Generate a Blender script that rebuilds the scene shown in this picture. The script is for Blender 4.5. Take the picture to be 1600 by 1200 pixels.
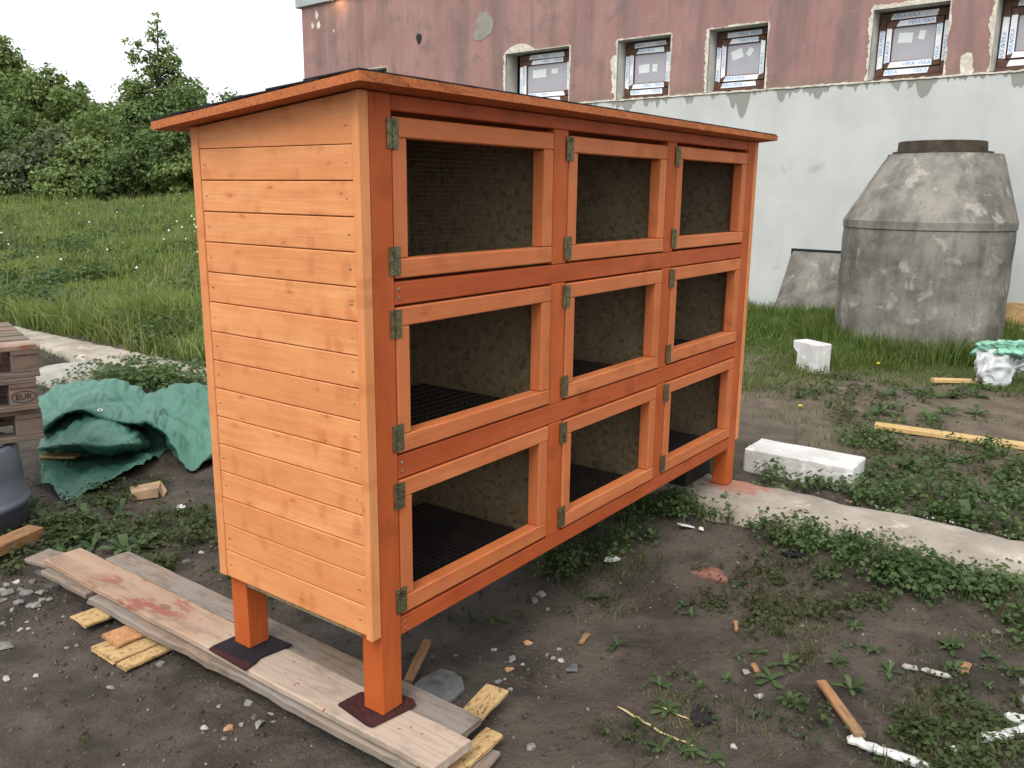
import bpy, bmesh, math, random
import numpy as np
from mathutils import Vector, Matrix
random.seed(7); rng = np.random.default_rng(11)
for o in list(bpy.data.objects): bpy.data.objects.remove(o)
SC = bpy.context.scene; COL = SC.collection

# ---------------------------------------------------------------- camera
CAM = np.array([-1.48985, -1.5251, 1.40401])
C_R = np.array([0.596012, -0.80291, 0.010271]); C_U = np.array([0.169316, 0.138169, 0.975828]); C_F = np.array([0.784921, 0.579867, -0.218296])
FPX = 1351.33
cd = bpy.data.cameras.new('camera'); cam = bpy.data.objects.new('camera', cd); COL.objects.link(cam)
cd.sensor_width = 36; cd.lens = FPX / 1600 * 36; cd.clip_start = 0.05; cd.clip_end = 2000
M4 = Matrix(((C_R[0], C_U[0], -C_F[0], CAM[0]), (C_R[1], C_U[1], -C_F[1], CAM[1]), (C_R[2], C_U[2], -C_F[2], CAM[2]), (0, 0, 0, 1)))
cam.matrix_world = M4; SC.camera = cam
# ---------------------------------------------------------------- sky, sun, exposure
SUN_EL, SUN_AZ = math.radians(52), math.radians(195)      # azimuth of the sun seen from the yard (math angle from +x)
W = bpy.data.worlds.new('World'); SC.world = W; W.use_nodes = True
wn = W.node_tree; wn.nodes.clear()
wo = wn.nodes.new('ShaderNodeOutputWorld'); bg = wn.nodes.new('ShaderNodeBackground'); sky = wn.nodes.new('ShaderNodeTexSky')
sky.sky_type = 'NISHITA'; sky.sun_disc = False; sky.sun_elevation = SUN_EL; sky.sun_rotation = math.pi / 2 - SUN_AZ; sky.dust_density = 6; sky.air_density = 1.2
hs = wn.nodes.new('ShaderNodeHueSaturation'); hs.inputs['Saturation'].default_value = 0.12
mx = wn.nodes.new('ShaderNodeMix'); mx.data_type = 'RGBA'; mx.inputs[0].default_value = 0.72
mx.inputs[7].default_value = (8.6, 8.9, 9.2, 1)
wn.links.new(sky.outputs[0], hs.inputs['Color']); wn.links.new(hs.outputs[0], mx.inputs[6]); wn.links.new(mx.outputs[2], bg.inputs[0])
bg.inputs[1].default_value = 0.11; wn.links.new(bg.outputs[0], wo.inputs[0])
sl = bpy.data.lights.new('sun', 'SUN'); sl.energy = 1.3; sl.angle = math.radians(35); sl.color = (1, 0.96, 0.9)
so = bpy.data.objects.new('sun', sl); COL.objects.link(so)
sd = Vector((math.cos(SUN_EL) * math.cos(SUN_AZ), math.cos(SUN_EL) * math.sin(SUN_AZ), math.sin(SUN_EL)))
so.rotation_euler = (-sd).to_track_quat('-Z', 'Y').to_euler(); so.location = (-6, -4, 9)
vs = SC.view_settings; vs.view_transform = 'Standard'; vs.look = 'None'; vs.exposure = 0.7; vs.gamma = 1; vs.use_curve_mapping = False

# ---------------------------------------------------------------- survey helpers
def ray(px, py): return C_F + C_R * (px - 800) / FPX - C_U * (py - 600) / FPX
def atz(px, py, z): d = ray(px, py); return CAM + d * (z - CAM[2]) / d[2]
def atd(px, py, dep): return CAM + ray(px, py) * dep
def ss(a, b, x): t = np.clip((x - a) / (b - a), 0, 1); return t * t * (3 - 2 * t)
_w = [(rng.uniform(0, 6.28), rng.uniform(0, 6.28), f, am) for f, am in ((.9, .016), (1.7, .012), (3.1, .008), (4.3, .007), (7.5, .0065), (11, .006), (17, .0042), (25, .003), (33, .0022))]
def ground_h(x, y):
    x = np.asarray(x, float); y = np.asarray(y, float); h = 0
    for a, p, f, am in _w: h = h + am * np.sin(f * (x * math.cos(a) + y * math.sin(a)) + p + 1.3 * np.sin(f * .7 * (x * math.sin(a) - y * math.cos(a)) + 2 * p))
    base = -.108 + .09 * ss(.35, 2.0, x)
    calm = 1 - .75 * (1 - ss(.25, .6, np.abs(x - .03))) * (1 - ss(1.9, 2.4, y)) * ss(-.9, -.5, y); h = h * calm
    rise = .092 * np.maximum(0, x - 2.6) * ss(4.5, 8.5, y)
    rise = np.minimum(rise, 1.15)
    dip = (1 - ss(.2, .3, np.abs(x - 2.3))) * .07 + (1 - ss(.3, .42, np.abs(x - 1.8))) * (1 - ss(.5, .65, np.abs(y - 5.2))) * .07
    far = ss(10, 40, np.hypot(x, y))
    return base + h * (1 + 2 * ss(4, 12, np.hypot(x - 6, y - 12) * 0 + np.maximum(x - 2.7, 0) * ss(4.5, 8, y))) * (1 - .6 * far) + rise - dip
def gp(px, py):
    z = -.06
    for _ in range(8):
        p = atz(px, py, z); z = float(ground_h(p[0], p[1]))
    return Vector((p[0], p[1], z))

# ---------------------------------------------------------------- material helpers
class NT:
    def __init__(s, name):
        s.m = bpy.data.materials.new(name); s.m.use_nodes = True; s.t = s.m.node_tree; s.b = s.t.nodes['Principled BSDF']
    def n(s, typ, **kw):
        nd = s.t.nodes.new('ShaderNode' + typ)
        for k, v in kw.items():
            if k.startswith('i_'):
                k = k[2:]; k = int(k) if k.isdigit() else k.replace('_', ' ')
                s.set(nd.inputs[k], v)
            else: setattr(nd, k, v)
        return nd
    def set(s, inp, v):
        if hasattr(v, 'is_output') or isinstance(v, bpy.types.NodeSocket): s.t.links.new(v, inp)
        else: inp.default_value = v
    def coord(s, scale=(1, 1, 1), rnd=True, out='Object'):
        tc = s.n('TexCoord'); mp = s.n('Mapping', i_Vector=tc.outputs[out], i_Scale=scale)
        if rnd:
            oi = s.n('ObjectInfo'); vm = s.n('VectorMath', operation='MULTIPLY', i_0=oi.outputs['Random'], i_1=(71, 53, 37))
            s.set(mp.inputs['Location'], vm.outputs[0])
        return mp.outputs[0]
    def noise(s, vec, scale=5, detail=4, rough=.55, dist=0): return s.n('TexNoise', i_Vector=vec, i_Scale=scale, i_Detail=detail, i_Roughness=rough, i_Distortion=dist).outputs[0]
    def ramp(s, f, a, b): return s.n('MapRange', interpolation_type='SMOOTHSTEP', i_Value=f, i_1=a, i_2=b).outputs[0]
    def mix(s, f, a, b, mode='MIX'):
        nd = s.n('Mix', data_type='RGBA', blend_type=mode); s.set(nd.inputs[0], f)
        for i, v in ((6, a), (7, b)): s.set(nd.inputs[i], v if not isinstance(v, tuple) or len(v) == 4 else v + (1,))
        return nd.outputs[2]
    def math(s, op, a, b=0.0): nd = s.n('Math', operation=op); s.set(nd.inputs[0], a); s.set(nd.inputs[1], b); return nd.outputs[0]
    def bump(s, h, st=.3, d=.01): s.set(s.b.inputs['Normal'], s.n('Bump', i_Strength=st, i_Distance=d, i_Height=h).outputs[0])
    def out(s, col, rough=.7, spec=.3):
        s.set(s.b.inputs['Base Color'], col if not isinstance(col, tuple) or len(col) == 4 else col + (1,)); s.set(s.b.inputs['Roughness'], rough); s.b.inputs['Specular IOR Level'].default_value = spec; return s.m
def sc(axis, along, across): return tuple(along if i == axis else across for i in range(3))
def wood(name, c1, c2, ck, axis, rough=.62, knots=1.0, weather=None, spots=None, nrm=2, kd=(5.2, 11.9)):
    """grain along axis; nrm is the axis across the board's thickness, where the knots stay constant"""
    t = NT(name); v = t.coord()
    def vec(al, ac, th=None): return t.n('VectorMath', operation='MULTIPLY', i_0=v, i_1=tuple(al if i == axis else (th if th is not None and i == nrm else ac) for i in range(3))).outputs[0]
    def wobble(base, f, amt): return t.n('VectorMath', operation='ADD', i_0=base, i_1=t.n('VectorMath', operation='SCALE', i_0=t.n('TexNoise', i_Vector=v, i_Scale=f, i_Detail=3).outputs[1], i_3=amt).outputs[0]).outputs[0]
    sv = t.n('SeparateXYZ', i_0=v); acr = [i for i in range(3) if i not in (axis, nrm)][0]
    def flat(al, ac, amt, f): return wobble(t.n('CombineXYZ', i_0=t.math('MULTIPLY', sv.outputs[axis], al), i_1=t.math('MULTIPLY', sv.outputs[acr], ac)).outputs[0], f, amt)
    vo = t.n('TexVoronoi', voronoi_dimensions='2D', i_Vector=flat(kd[0], kd[1], .12, 30), i_Scale=1.0, i_Randomness=.95); kn = vo.outputs[0]; kg = t.ramp(t.n('SeparateColor', i_0=vo.outputs[1]).outputs[0], .5, .55)
    vf = t.n('TexVoronoi', voronoi_dimensions='2D', i_Vector=flat(kd[0] * 2.4, kd[1] * .62, .45, 24), i_Scale=1.0, i_Randomness=1.0); fg = t.ramp(t.n('SeparateColor', i_0=vf.outputs[1]).outputs[1], .4, .5)
    broad = t.noise(vec(1.5, 9), 1, 3, .5, .6)
    ringv = t.math('ADD', t.math('MULTIPLY', t.noise(vec(.8, 8), 1, 2, .5, .3), 46), t.math('MULTIPLY', kn, 7))
    ring = t.math('MULTIPLY_ADD', t.math('SINE', ringv), .5); t.t.nodes[-1].inputs[2].default_value = .5
    fine = t.noise(vec(5, 190), 1, 4, .6)
    dk = tuple(a * .62 for a in c2)
    col = t.mix(t.ramp(broad, .3, .72), c1, c2)
    col = t.mix(t.math('MULTIPLY', ring, .45), col, c2)
    col = t.mix(t.math('MULTIPLY', t.math('MULTIPLY', t.ramp(vf.outputs[0], .3, .1), fg), .62 * knots), col, tuple(.5 * a + .5 * b for a, b in zip(c2, ck)))
    col = t.mix(t.math('MULTIPLY', t.math('MULTIPLY', t.ramp(kn, .16, .05), kg), .4 * knots), col, tuple(.5 * a + .5 * b for a, b in zip(c2, ck)))
    col = t.mix(t.math('MULTIPLY', t.math('MULTIPLY', t.ramp(kn, .055, .025), kg), .6 * knots), col, tuple(a * .7 for a in ck))
    col = t.mix(t.math('MULTIPLY', t.ramp(fine, .42, .7), .3), col, dk)
    pat = t.noise(t.coord((1, 1, 1)), 7, 5, .65)
    col = t.mix(t.math('MULTIPLY', t.ramp(pat, .46, .72), .42), col, tuple(a * .72 for a in c2)); col = t.mix(t.math('MULTIPLY', t.ramp(pat, .48, .28), .18), col, tuple(min(1, a * 1.2) for a in c1))
    col = t.mix(t.math('MULTIPLY', t.n('ObjectInfo').outputs['Random'], .55), col, tuple(a * .86 for a in c2))
    bs = t.noise(vec(2.2, 26), 1, 4, .6); col = t.mix(t.math('MULTIPLY', t.ramp(bs, .5, .74), .3), col, tuple(a * .8 for a in c2))
    if weather:
        wz = t.noise(vec(1.6, 6), 1.3, 6, .65); col = t.mix(t.math('MULTIPLY', t.ramp(wz, .4, .62), .85), col, weather)
        st = t.noise(vec(9, 110), 1, 4, .65); col = t.mix(t.math('MULTIPLY', t.ramp(st, .46, .7), .6), col, tuple(a * .4 for a in weather))
        dt = t.noise(vec(4, 9), 1.1, 7, .7); col = t.mix(t.math('MULTIPLY', t.ramp(dt, .5, .68), .6), col, (.07, .055, .045))
    if spots:
        s1 = t.noise(vec(2.6, 7), 1.6, 5, .6); s2 = t.noise(vec(26, 34), 1, 3, .6)
        col = t.mix(t.math('MULTIPLY', t.ramp(s1, .56, .66), .75), col, spots); col = t.mix(t.math('MULTIPLY', t.ramp(s2, .64, .69), .75), col, spots)
    t.bump(t.math('ADD', fine, t.math('MULTIPLY', ring, .4)), .25 if not weather else .5, .003)
    r = t.n('MapRange', i_Value=broad, i_3=rough - .12, i_4=rough + .12).outputs[0]
    return t.out(col, r, .35)
def m_plank():
    t = NT('stained_scaffold_plank'); v = t.coord(rnd=False)
    def vec(al, ac): return t.n('VectorMath', operation='MULTIPLY', i_0=v, i_1=(al, ac, ac)).outputs[0]
    sx = t.n('SeparateXYZ', i_0=v).outputs[0]; n1 = t.noise(vec(2.2, 9), 1, 5, .6); fine = t.noise(vec(6, 160), 1, 4, .6); rg = t.noise(vec(.9, 16), 1, 3, .5, .5)
    col = t.mix(t.ramp(n1, .3, .7), (.40, .275, .19), (.32, .215, .15))
    pale = t.ramp(t.math('ADD', sx, t.math('MULTIPLY', t.math('SUBTRACT', n1, .5), .9)), .85, 1.15); col = t.mix(t.math('MULTIPLY', pale, .75), col, (.45, .365, .295))
    col = t.mix(t.math('MULTIPLY', t.ramp(t.math('SINE', t.math('MULTIPLY', rg, 40)), .2, .9), .25), col, (.24, .165, .12))
    dirt = t.noise(vec(3, 8), 1.2, 7, .7); col = t.mix(t.math('MULTIPLY', t.ramp(dirt, .5, .7), .55), col, (.13, .1, .08))
    gate = t.math('MULTIPLY', t.ramp(sx, .22, .45), t.ramp(sx, 1.0, .75)); st = t.noise(vec(3.4, 10), 1.3, 5, .65); col = t.mix(t.math('MULTIPLY', t.math('MULTIPLY', t.ramp(st, .5, .6), gate), .72), col, (.24, .055, .042))
    sp = t.noise(vec(30, 34), 1, 3, .6); col = t.mix(t.math('MULTIPLY', t.ramp(sp, .65, .69), .8), col, (.30, .08, .04))
    kn = t.n('TexVoronoi', voronoi_dimensions='2D', i_Vector=vec(2.2, 5), i_Scale=1.0).outputs[0]; col = t.mix(t.math('MULTIPLY', t.ramp(kn, .075, .06), .75), col, (.15, .085, .06))
    t.bump(t.math('ADD', fine, dirt), .35, .003); return t.out(col, .82, .2)
def simple(name, c, rough=.6, spec=.3, var=.25, scale=8, bump=0, metal=0):
    t = NT(name); v = t.coord(); nz = t.noise(v, scale, 6, .6)
    col = t.mix(t.ramp(nz, .3, .7), tuple(a * (1 - var) for a in c), tuple(min(1, a * (1 + var)) for a in c))
    if bump: t.bump(t.noise(v, scale * 5, 5, .65), bump, .01)
    t.b.inputs['Metallic'].default_value = metal
    return t.out(col, rough, spec)
def leafmat(name, ca, cb, cc=None, trans=.3):
    t = NT(name); g = t.n('NewGeometry'); v = t.coord(rnd=False)
    col = t.mix(g.outputs['Random Per Island'], ca, cb)
    sm_ = t.noise(v, 4.5, 3, .6); col = t.mix(t.math('MULTIPLY', t.ramp(sm_, .5, .7), .55), col, tuple(a * .5 for a in ca)); col = t.mix(t.math('MULTIPLY', t.ramp(sm_, .48, .3), .5), col, tuple(a * 1.25 for a in cb))
    big = t.noise(v, .9, 4, .6); col = t.mix(t.math('MULTIPLY', t.ramp(big, .42, .68), .75), col, cc or ca)
    t.out(col, .55, .25)
    tr = t.n('BsdfTranslucent'); t.set(tr.inputs[0], t.mix(.35, col, (.25, .4, .05)))
    ms = t.n('MixShader', i_0=trans); t.t.links.new(t.b.outputs[0], ms.inputs[1]); t.t.links.new(tr.outputs[0], ms.inputs[2])
    t.t.links.new(ms.outputs[0], t.t.nodes['Material Output'].inputs[0]); return t.m
def osb(name, ca, cb, cc, sc_=1.0, dirt=.3):
    t = NT(name); v = t.coord(); wob = t.n('TexNoise', i_Vector=v, i_Scale=9.0 * sc_).outputs[1]
    col = None
    for k, (rot, sx) in enumerate(((.3, 4), (1.2, 3.2), (2.2, 4.5))):
        mp = t.n('Mapping', i_Vector=t.n('VectorMath', operation='ADD', i_0=v, i_1=t.n('VectorMath', operation='SCALE', i_0=wob, i_3=.035).outputs[0]).outputs[0], i_Rotation=(rot, rot * .7, rot), i_Scale=(14 * sc_, 14 * sc_ * sx, 14 * sc_ * sx))
        vo = t.n('TexVoronoi', i_Vector=mp.outputs[0], i_Scale=1.0)
        sp = t.n('SeparateColor', i_0=vo.outputs[1])
        c = t.mix(sp.outputs[0], ca, cb); c = t.mix(t.ramp(sp.outputs[1], .8, .9), c, cc)
        col = c if col is None else t.mix(t.ramp(t.noise(v, 17 * sc_ + 7 * k, 2), .46, .54), col, c)
    col = t.mix(t.math('MULTIPLY', t.ramp(t.noise(v, 4, 5), .5, .75), dirt), col, (.03, .025, .02))
    t.bump(t.noise(v, 60, 4), .3, .004); return t.out(col, .75, .2)

MT = {}
MT['plank_a'] = m_plank()
# hutch timber, one for each grain axis
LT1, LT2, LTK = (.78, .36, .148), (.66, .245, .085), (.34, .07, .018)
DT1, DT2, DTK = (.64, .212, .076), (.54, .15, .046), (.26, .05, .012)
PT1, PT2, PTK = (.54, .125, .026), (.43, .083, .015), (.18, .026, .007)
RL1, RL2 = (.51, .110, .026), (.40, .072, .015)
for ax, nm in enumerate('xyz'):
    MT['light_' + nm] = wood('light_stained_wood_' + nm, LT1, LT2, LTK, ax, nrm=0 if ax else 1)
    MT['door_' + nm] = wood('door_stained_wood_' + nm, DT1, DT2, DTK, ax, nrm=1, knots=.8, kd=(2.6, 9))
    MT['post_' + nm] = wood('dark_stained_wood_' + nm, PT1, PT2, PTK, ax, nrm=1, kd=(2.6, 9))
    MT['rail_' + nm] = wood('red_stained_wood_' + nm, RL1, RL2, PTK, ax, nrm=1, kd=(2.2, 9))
    MT['grey_' + nm] = wood('weathered_wood_' + nm, (.33, .24, .175), (.25, .18, .13), (.10, .06, .04), ax, .85, .5, (.23, .20, .175), None)
    MT['paint_' + nm] = wood('paint_splashed_wood_' + nm, (.44, .29, .205), (.33, .21, .15), (.12, .07, .05), ax, .82, .6, (.35, .28, .235), (.25, .055, .04))
    MT['pale_' + nm] = wood('pale_timber_' + nm, (.62, .45, .22), (.52, .34, .14), (.2, .1, .04), ax, .7, .5)
    MT['pallet_' + nm] = wood('pallet_timber_' + nm, (.25, .18, .13), (.19, .13, .095), (.08, .05, .03), ax, .85, .6, (.165, .135, .115), nrm=1)
    MT['lath_' + nm] = wood('lath_timber_' + nm, (.44, .25, .11), (.34, .17, .07), (.15, .07, .03), ax, .78, .5, (.27, .16, .09))
MT['osb_roof'] = osb('stained_osb', (.50, .17, .065), (.40, .115, .035), (.30, .075, .024), 5.0, .3)
MT['osb_in'] = osb('raw_osb', (.36, .275, .155), (.25, .185, .10), (.19, .135, .072), .85, .2)
MT['osb_bits'] = osb('yellow_osb', (.50, .35, .165), (.40, .26, .115), (.24, .13, .06), 2.6, .5)
MT['osb_paint'] = osb('paint_stained_osb', (.46, .27, .12), (.38, .17, .08), (.30, .08, .05), 2.2, .45)
MT['felt'] = simple('bitumen_felt', (.022, .02, .022), .85, .2, .35, 60, .5)
MT['grate'] = simple('dark_plastic_grate', (.013, .013, .014), .5, .3, .2, 20)
MT['wire'] = simple('galvanised_wire', (.09, .086, .078), .45, .4, .2, 10, 0, .8)
MT['hinge'] = simple('tarnished_brass', (.15, .135, .075), .45, .5, .45, 70, .2, .7)
MT['screw'] = simple('zinc_screw', (.3, .27, .2), .4, .5, .2, 40, 0, .8)
def m_pad(name, ca, cb):
    t = NT(name); v = t.coord(); n1 = t.noise(v, 6, 3); n2 = t.noise(v, 260, 2)
    t.bump(n2, .5, .003); return t.out(t.mix(t.ramp(n2, .35, .7), t.mix(t.ramp(n1, .45, .55), ca, cb), (.01, .008, .008)), .9, .2)
MT['pad'] = m_pad('bitumen_pad', (.085, .022, .02), (.07, .02, .019)); MT['padb'] = m_pad('bitumen_pad_underside', (.02, .017, .024), (.028, .024, .034))
def m_ground():
    t = NT('bare_earth'); v = t.coord(rnd=False)
    n1 = t.noise(v, .9, 5, .6); n2 = t.noise(v, 6, 7, .65); n3 = t.noise(v, 60, 5, .7); n4 = t.noise(v, 2.6, 5, .6, .6)
    col = t.mix(t.ramp(n2, .3, .7), (.046, .036, .028), (.112, .088, .068))
    col = t.mix(t.math('MULTIPLY', t.ramp(n1, .45, .65), .6), col, (.128, .102, .078))
    col = t.mix(t.math('MULTIPLY', t.ramp(n4, .5, .66), .75), col, (.032, .026, .022))
    col = t.mix(t.math('MULTIPLY', t.ramp(n3, .55, .75), .45), col, (.11, .092, .078))
    sx = t.n('SeparateXYZ', i_0=v)
    # far side of the strip: drier, browner soil; beyond it the meadow's turf
    dry = t.math('MULTIPLY', t.ramp(sx.outputs[0], 2.3, 4.0), .8); col = t.mix(dry, col, t.mix(t.ramp(n2, .35, .7), (.13, .10, .07), (.21, .17, .122)))
    tb = t.math('MULTIPLY', t.ramp(sx.outputs[0], 2.6, 3.2), t.ramp(sx.outputs[1], 2.8, 3.6))
    tb = t.math('MAXIMUM', tb, t.ramp(sx.outputs[0], 5.4, 6.4)); tb = t.math('MAXIMUM', tb, t.ramp(sx.outputs[1], 6, 9))
    col = t.mix(tb, col, t.mix(t.ramp(n2, .3, .7), (.05, .06, .02), (.095, .105, .036)))
    h = t.math('ADD', t.math('MULTIPLY', t.noise(v, 22, 6, .7), 1.0), t.math('MULTIPLY', n3, .4)); t.bump(h, 1.0, .03)
    return t.out(col, t.n('MapRange', i_Value=n4, i_1=.35, i_2=.7, i_3=.55, i_4=.95).outputs[0], .3)
MT['ground'] = m_ground()
def m_conc(name, ca, cb, cd_, scale=3, streak=True, paint=None, bump=.35):
    t = NT(name); v = t.coord(rnd=False); n1 = t.noise(v, scale, 7, .65); n2 = t.noise(v, scale * 9, 5, .7)
    col = t.mix(t.ramp(n1, .32, .68), ca, cb)
    if streak:
        s1 = t.noise(t.coord((7, 7, .9), False), 1, 5, .6); col = t.mix(t.math('MULTIPLY', t.ramp(s1, .46, .7), .45), col, cd_)
    n3 = t.noise(v, scale * 2.3, 6, .6, .4); col = t.mix(t.math('MULTIPLY', t.ramp(n3, .56, .68), .5), col, tuple(min(1, a * 1.7) for a in cb))
    col = t.mix(t.math('MULTIPLY', t.ramp(n2, .55, .75), .4), col, cd_)
    pv = t.n('TexVoronoi', i_Vector=v, i_Scale=scale * 7.0).outputs[0]; pk = t.ramp(pv, .16, .06); gate = t.ramp(t.noise(v, scale * 1.1, 2), .5, .62)
    col = t.mix(t.math('MULTIPLY', t.math('MULTIPLY', pk, gate), .7), col, (.02, .02, .018))
    if paint: 
        px, py, r = paint; d = t.n('VectorMath', operation='DISTANCE', i_0=v, i_1=(px, py, .02)).outputs[1]
        f = t.math('MULTIPLY', t.ramp(t.math('ADD', d, t.math('MULTIPLY', t.math('SUBTRACT', t.noise(v, 22, 7, .75), .5), .75)), r * .8, r * .5), .6); col = t.mix(f, col, (.36, .10, .055))
    t.bump(t.math('ADD', n2, t.math('MULTIPLY', n1, .6)), bump, .012); return t.out(col, .88, .2)
MT['conc_old'] = m_conc('old_cast_concrete', (.115, .107, .093), (.26, .242, .21), (.05, .046, .04), 2.6)
MT['conc_strip'] = m_conc('trodden_concrete', (.25, .215, .175), (.40, .355, .30), (.15, .125, .1), 3.0, False, (2.42, -.02, .24))
MT['conc_path'] = m_conc('dusty_concrete', (.27, .25, .22), (.37, .35, .31), (.13, .12, .1), 2.0, False)
MT['iron'] = simple('rusty_iron', (.055, .043, .03), .8, .3, .4, 9, .3)
MT['aac'] = m_conc('aerated_concrete', (.50, .485, .465), (.64, .63, .615), (.30, .275, .25), 6, False, None, .15)
def m_pink():
    t = NT('pink_render'); v = t.coord(rnd=False)
    s1 = t.noise(t.coord((2.6, 1, .35), False), 1, 6, .62); s2 = t.noise(v, 1.1, 6, .6); s3 = t.noise(t.coord((9, 1, .5), False), 1, 4, .6)
    col = t.mix(t.ramp(s2, .3, .7), (.30, .17, .152), (.37, .222, .20))
    col = t.mix(t.math('MULTIPLY', t.ramp(s1, .42, .66), .68), col, (.185, .13, .124)); col = t.mix(t.math('MULTIPLY', t.ramp(s3, .5, .72), .4), col, (.2, .145, .136)); bl = t.noise(v, 2.3, 6, .65, .5); col = t.mix(t.math('MULTIPLY', t.ramp(bl, .5, .7), .55), col, (.165, .125, .12))
    z = t.n('SeparateXYZ', i_0=v).outputs[2]; nz = t.noise(v, 3.5, 5, .6)
    low = t.ramp(t.math('ADD', z, t.math('MULTIPLY', nz, .28)), 2.93, 2.70); col = t.mix(t.math('MULTIPLY', low, .7), col, (.16, .135, .105))
    col = t.mix(t.math('MULTIPLY', t.ramp(t.noise(v, 7, 6, .7), .6, .7), .3), col, (.5, .36, .33))
    t.bump(t.noise(v, 40, 5, .7), .35, .012); return t.out(col, .9, .15)
MT['pink'] = m_pink()
def m_plinth():
    t = NT('white_basecoat_render'); v = t.coord(rnd=False); n1 = t.noise(v, 1.3, 6, .6); n2 = t.noise(t.coord((5, 1, .7), False), 1, 5, .6)
    col = t.mix(t.ramp(n1, .3, .7), (.455, .468, .455), (.535, .545, .535)); col = t.mix(t.math('MULTIPLY', t.ramp(n2, .5, .75), .35), col  , (.42, .42, .39))
    sp = t.n('SeparateXYZ', i_0=v); z = sp.outputs[2]; x = sp.outputs[0]
    dr = t.noise(t.coord((4.5, 1, .05), False), 1, 3, .55); dr2 = t.noise(t.coord((14, 1, .05), False), 1, 3, .55)
    dep = t.math('ADD', t.math('MULTIPLY', t.ramp(dr, .4, .75), .2), t.math('MULTIPLY', t.ramp(dr2, .4, .8), .075))
    f = t.ramp(t.math('ADD', z, dep), 2.6, 2.612)
    one = t.math('ADD', t.math('MULTIPLY', t.math('POWER', t.math('ABSOLUTE', t.math('SUBTRACT', x, 2.03)), 2.0), 26), t.math('SUBTRACT', 2.6, z)); f = t.math('MAXIMUM', f, t.ramp(one, .33, .29))
    col = t.mix(t.math('MULTIPLY', f, .85), col, (.225, .23, .2))
    bz = t.math('ABSOLUTE', t.math('SUBTRACT', z, 1.42)); col = t.mix(t.math('MULTIPLY', t.math('MULTIPLY', t.ramp(bz, .1, .05), t.ramp(n1, .4, .6)), .5), col, (.5, .485, .44))
    sm = t.noise(v, 3.2, 2, .4); col = t.mix(t.math('MULTIPLY', t.ramp(sm, .7, .78), .5), col, (.3, .3, .29))
    t.bump(t.noise(v, 30, 5, .7), .15, .01); return t.out(col, .85, .2)
MT['plinth'] = m_plinth()
MT['raw_plaster'] = simple('broken_plaster', (.60, .56, .47), .9, .2, .22, 14, .5)
MT['reveal'] = simple('reveal_plaster', (.50, .49, .45), .9, .2, .15, 6, .2)
MT['patch'] = simple('grey_mortar', (.27, .255, .22), .9, .2, .15, 9, .3)
MT['brown'] = simple('brown_window_profile', (.095, .045, .028), .55, .35, .3, 12, .05)
MT['pane'] = simple('film_covered_glass', (.37, .36, .39), .22, .5, .05, 2)
MT['tape'] = simple('white_protective_tape', (.78, .8, .83), .45, .4, .06, 6)
MT['blue'] = simple('blue_print', (.12, .33, .62), .6, .3, .1, 10)
MT['sticker'] = simple('white_sticker', (.66, .69, .70), .6, .3, .05, 6)
MT['fascia'] = simple('grey_metal_fascia', (.36, .39, .40), .55, .4, .1, 5)
MT['tarp'] = None
def m_tarp():
    t = NT('green_woven_tarpaulin'); v = t.coord(rnd=False); n1 = t.noise(v, 4, 5, .6); n2 = t.noise(v, 26, 5, .65)
    col = t.mix(t.ramp(n1, .3, .7), (.042, .13, .092), (.074, .19, .138)); col = t.mix(t.math('MULTIPLY', t.ramp(n2, .5, .72), .35), col, (.10, .25, .19))
    t.bump(t.math('ADD', n2, t.math('MULTIPLY', t.noise(v, 90, 3), .3)), .55, .012); return t.out(col, .5, .4)
MT['tarp'] = m_tarp()
MT['eyelet'] = simple('aluminium_eyelet', (.62, .62, .62), .35, .5, .1, 10, 0, .7)
MT['barrel'] = simple('blue_grey_plastic', (.105, .123, .156), .42, .45, .15, 7, .05)
MT['bagw'] = simple('white_plastic_film', (.5, .52, .52), .4, .45, .15, 9, .1)
MT['bagg'] = simple('green_printed_film', (.2, .42, .31), .4, .45, .3, 11, .1)
MT['foam'] = simple('white_foam', (.58, .58, .56), .8, .2, .12, 25, .5)
MT['white'] = simple('white_ceramic_bit', (.70, .69, .66), .5, .4, .1, 20)
MT['slate'] = simple('grey_slate', (.115, .115, .112), .75, .3, .3, 22, .4)
MT['card'] = simple('brown_cardboard', (.34, .235, .145), .85, .2, .2, 12, .2)
def m_stone(name, ca, cb):
    t = NT(name); oi = t.n('ObjectInfo'); v = t.coord(); n = t.noise(v, 30, 5, .65)
    col = t.mix(oi.outputs['Random'], ca, cb); col = t.mix(t.math('MULTIPLY', t.ramp(n, .4, .7), .5), col, (.05, .042, .036)); t.bump(n, .5, .004); return t.out(col, .85, .25)
MT['stone'] = m_stone('grey_stone', (.15, .15, .145), (.31, .29, .26)); MT['stonew'] = m_stone('pale_stone', (.33, .31, .285), (.46, .435, .40))
MT['stoner'] = m_stone('reddish_brick_stone', (.25, .115, .085), (.22, .10, .075)); MT['stoned'] = m_stone('dark_stone', (.045, .043, .045), (.07, .068, .068)); MT['stoneo'] = m_stone('orange_brick_chip', (.45, .25, .13), (.4, .22, .12))
MT['gravel'] = None
def m_gravel():
    t = NT('fine_gravel'); g = t.n('NewGeometry'); r = g.outputs['Random Per Island']; col = t.mix(t.ramp(r, .1, .8), (.045, .037, .031), (.12, .105, .09)); col = t.mix(t.ramp(r, .92, .97), col, (.26, .235, .2)); return t.out(col, .9, .2)
MT['gravel'] = m_gravel()
MT['straw'] = simple('dry_straw', (.48, .38, .2), .8, .2, .2, 20)
MT['bark'] = simple('tree_bark', (.065, .052, .042), .9, .2, .3, 10, .5)
MT['dand'] = simple('dandelion_seed_head', (.7, .71, .66), .9, .1, .1, 30); MT['yellow'] = simple('yellow_petal', (.75, .55, .03), .7, .2, .1, 30)
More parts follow.
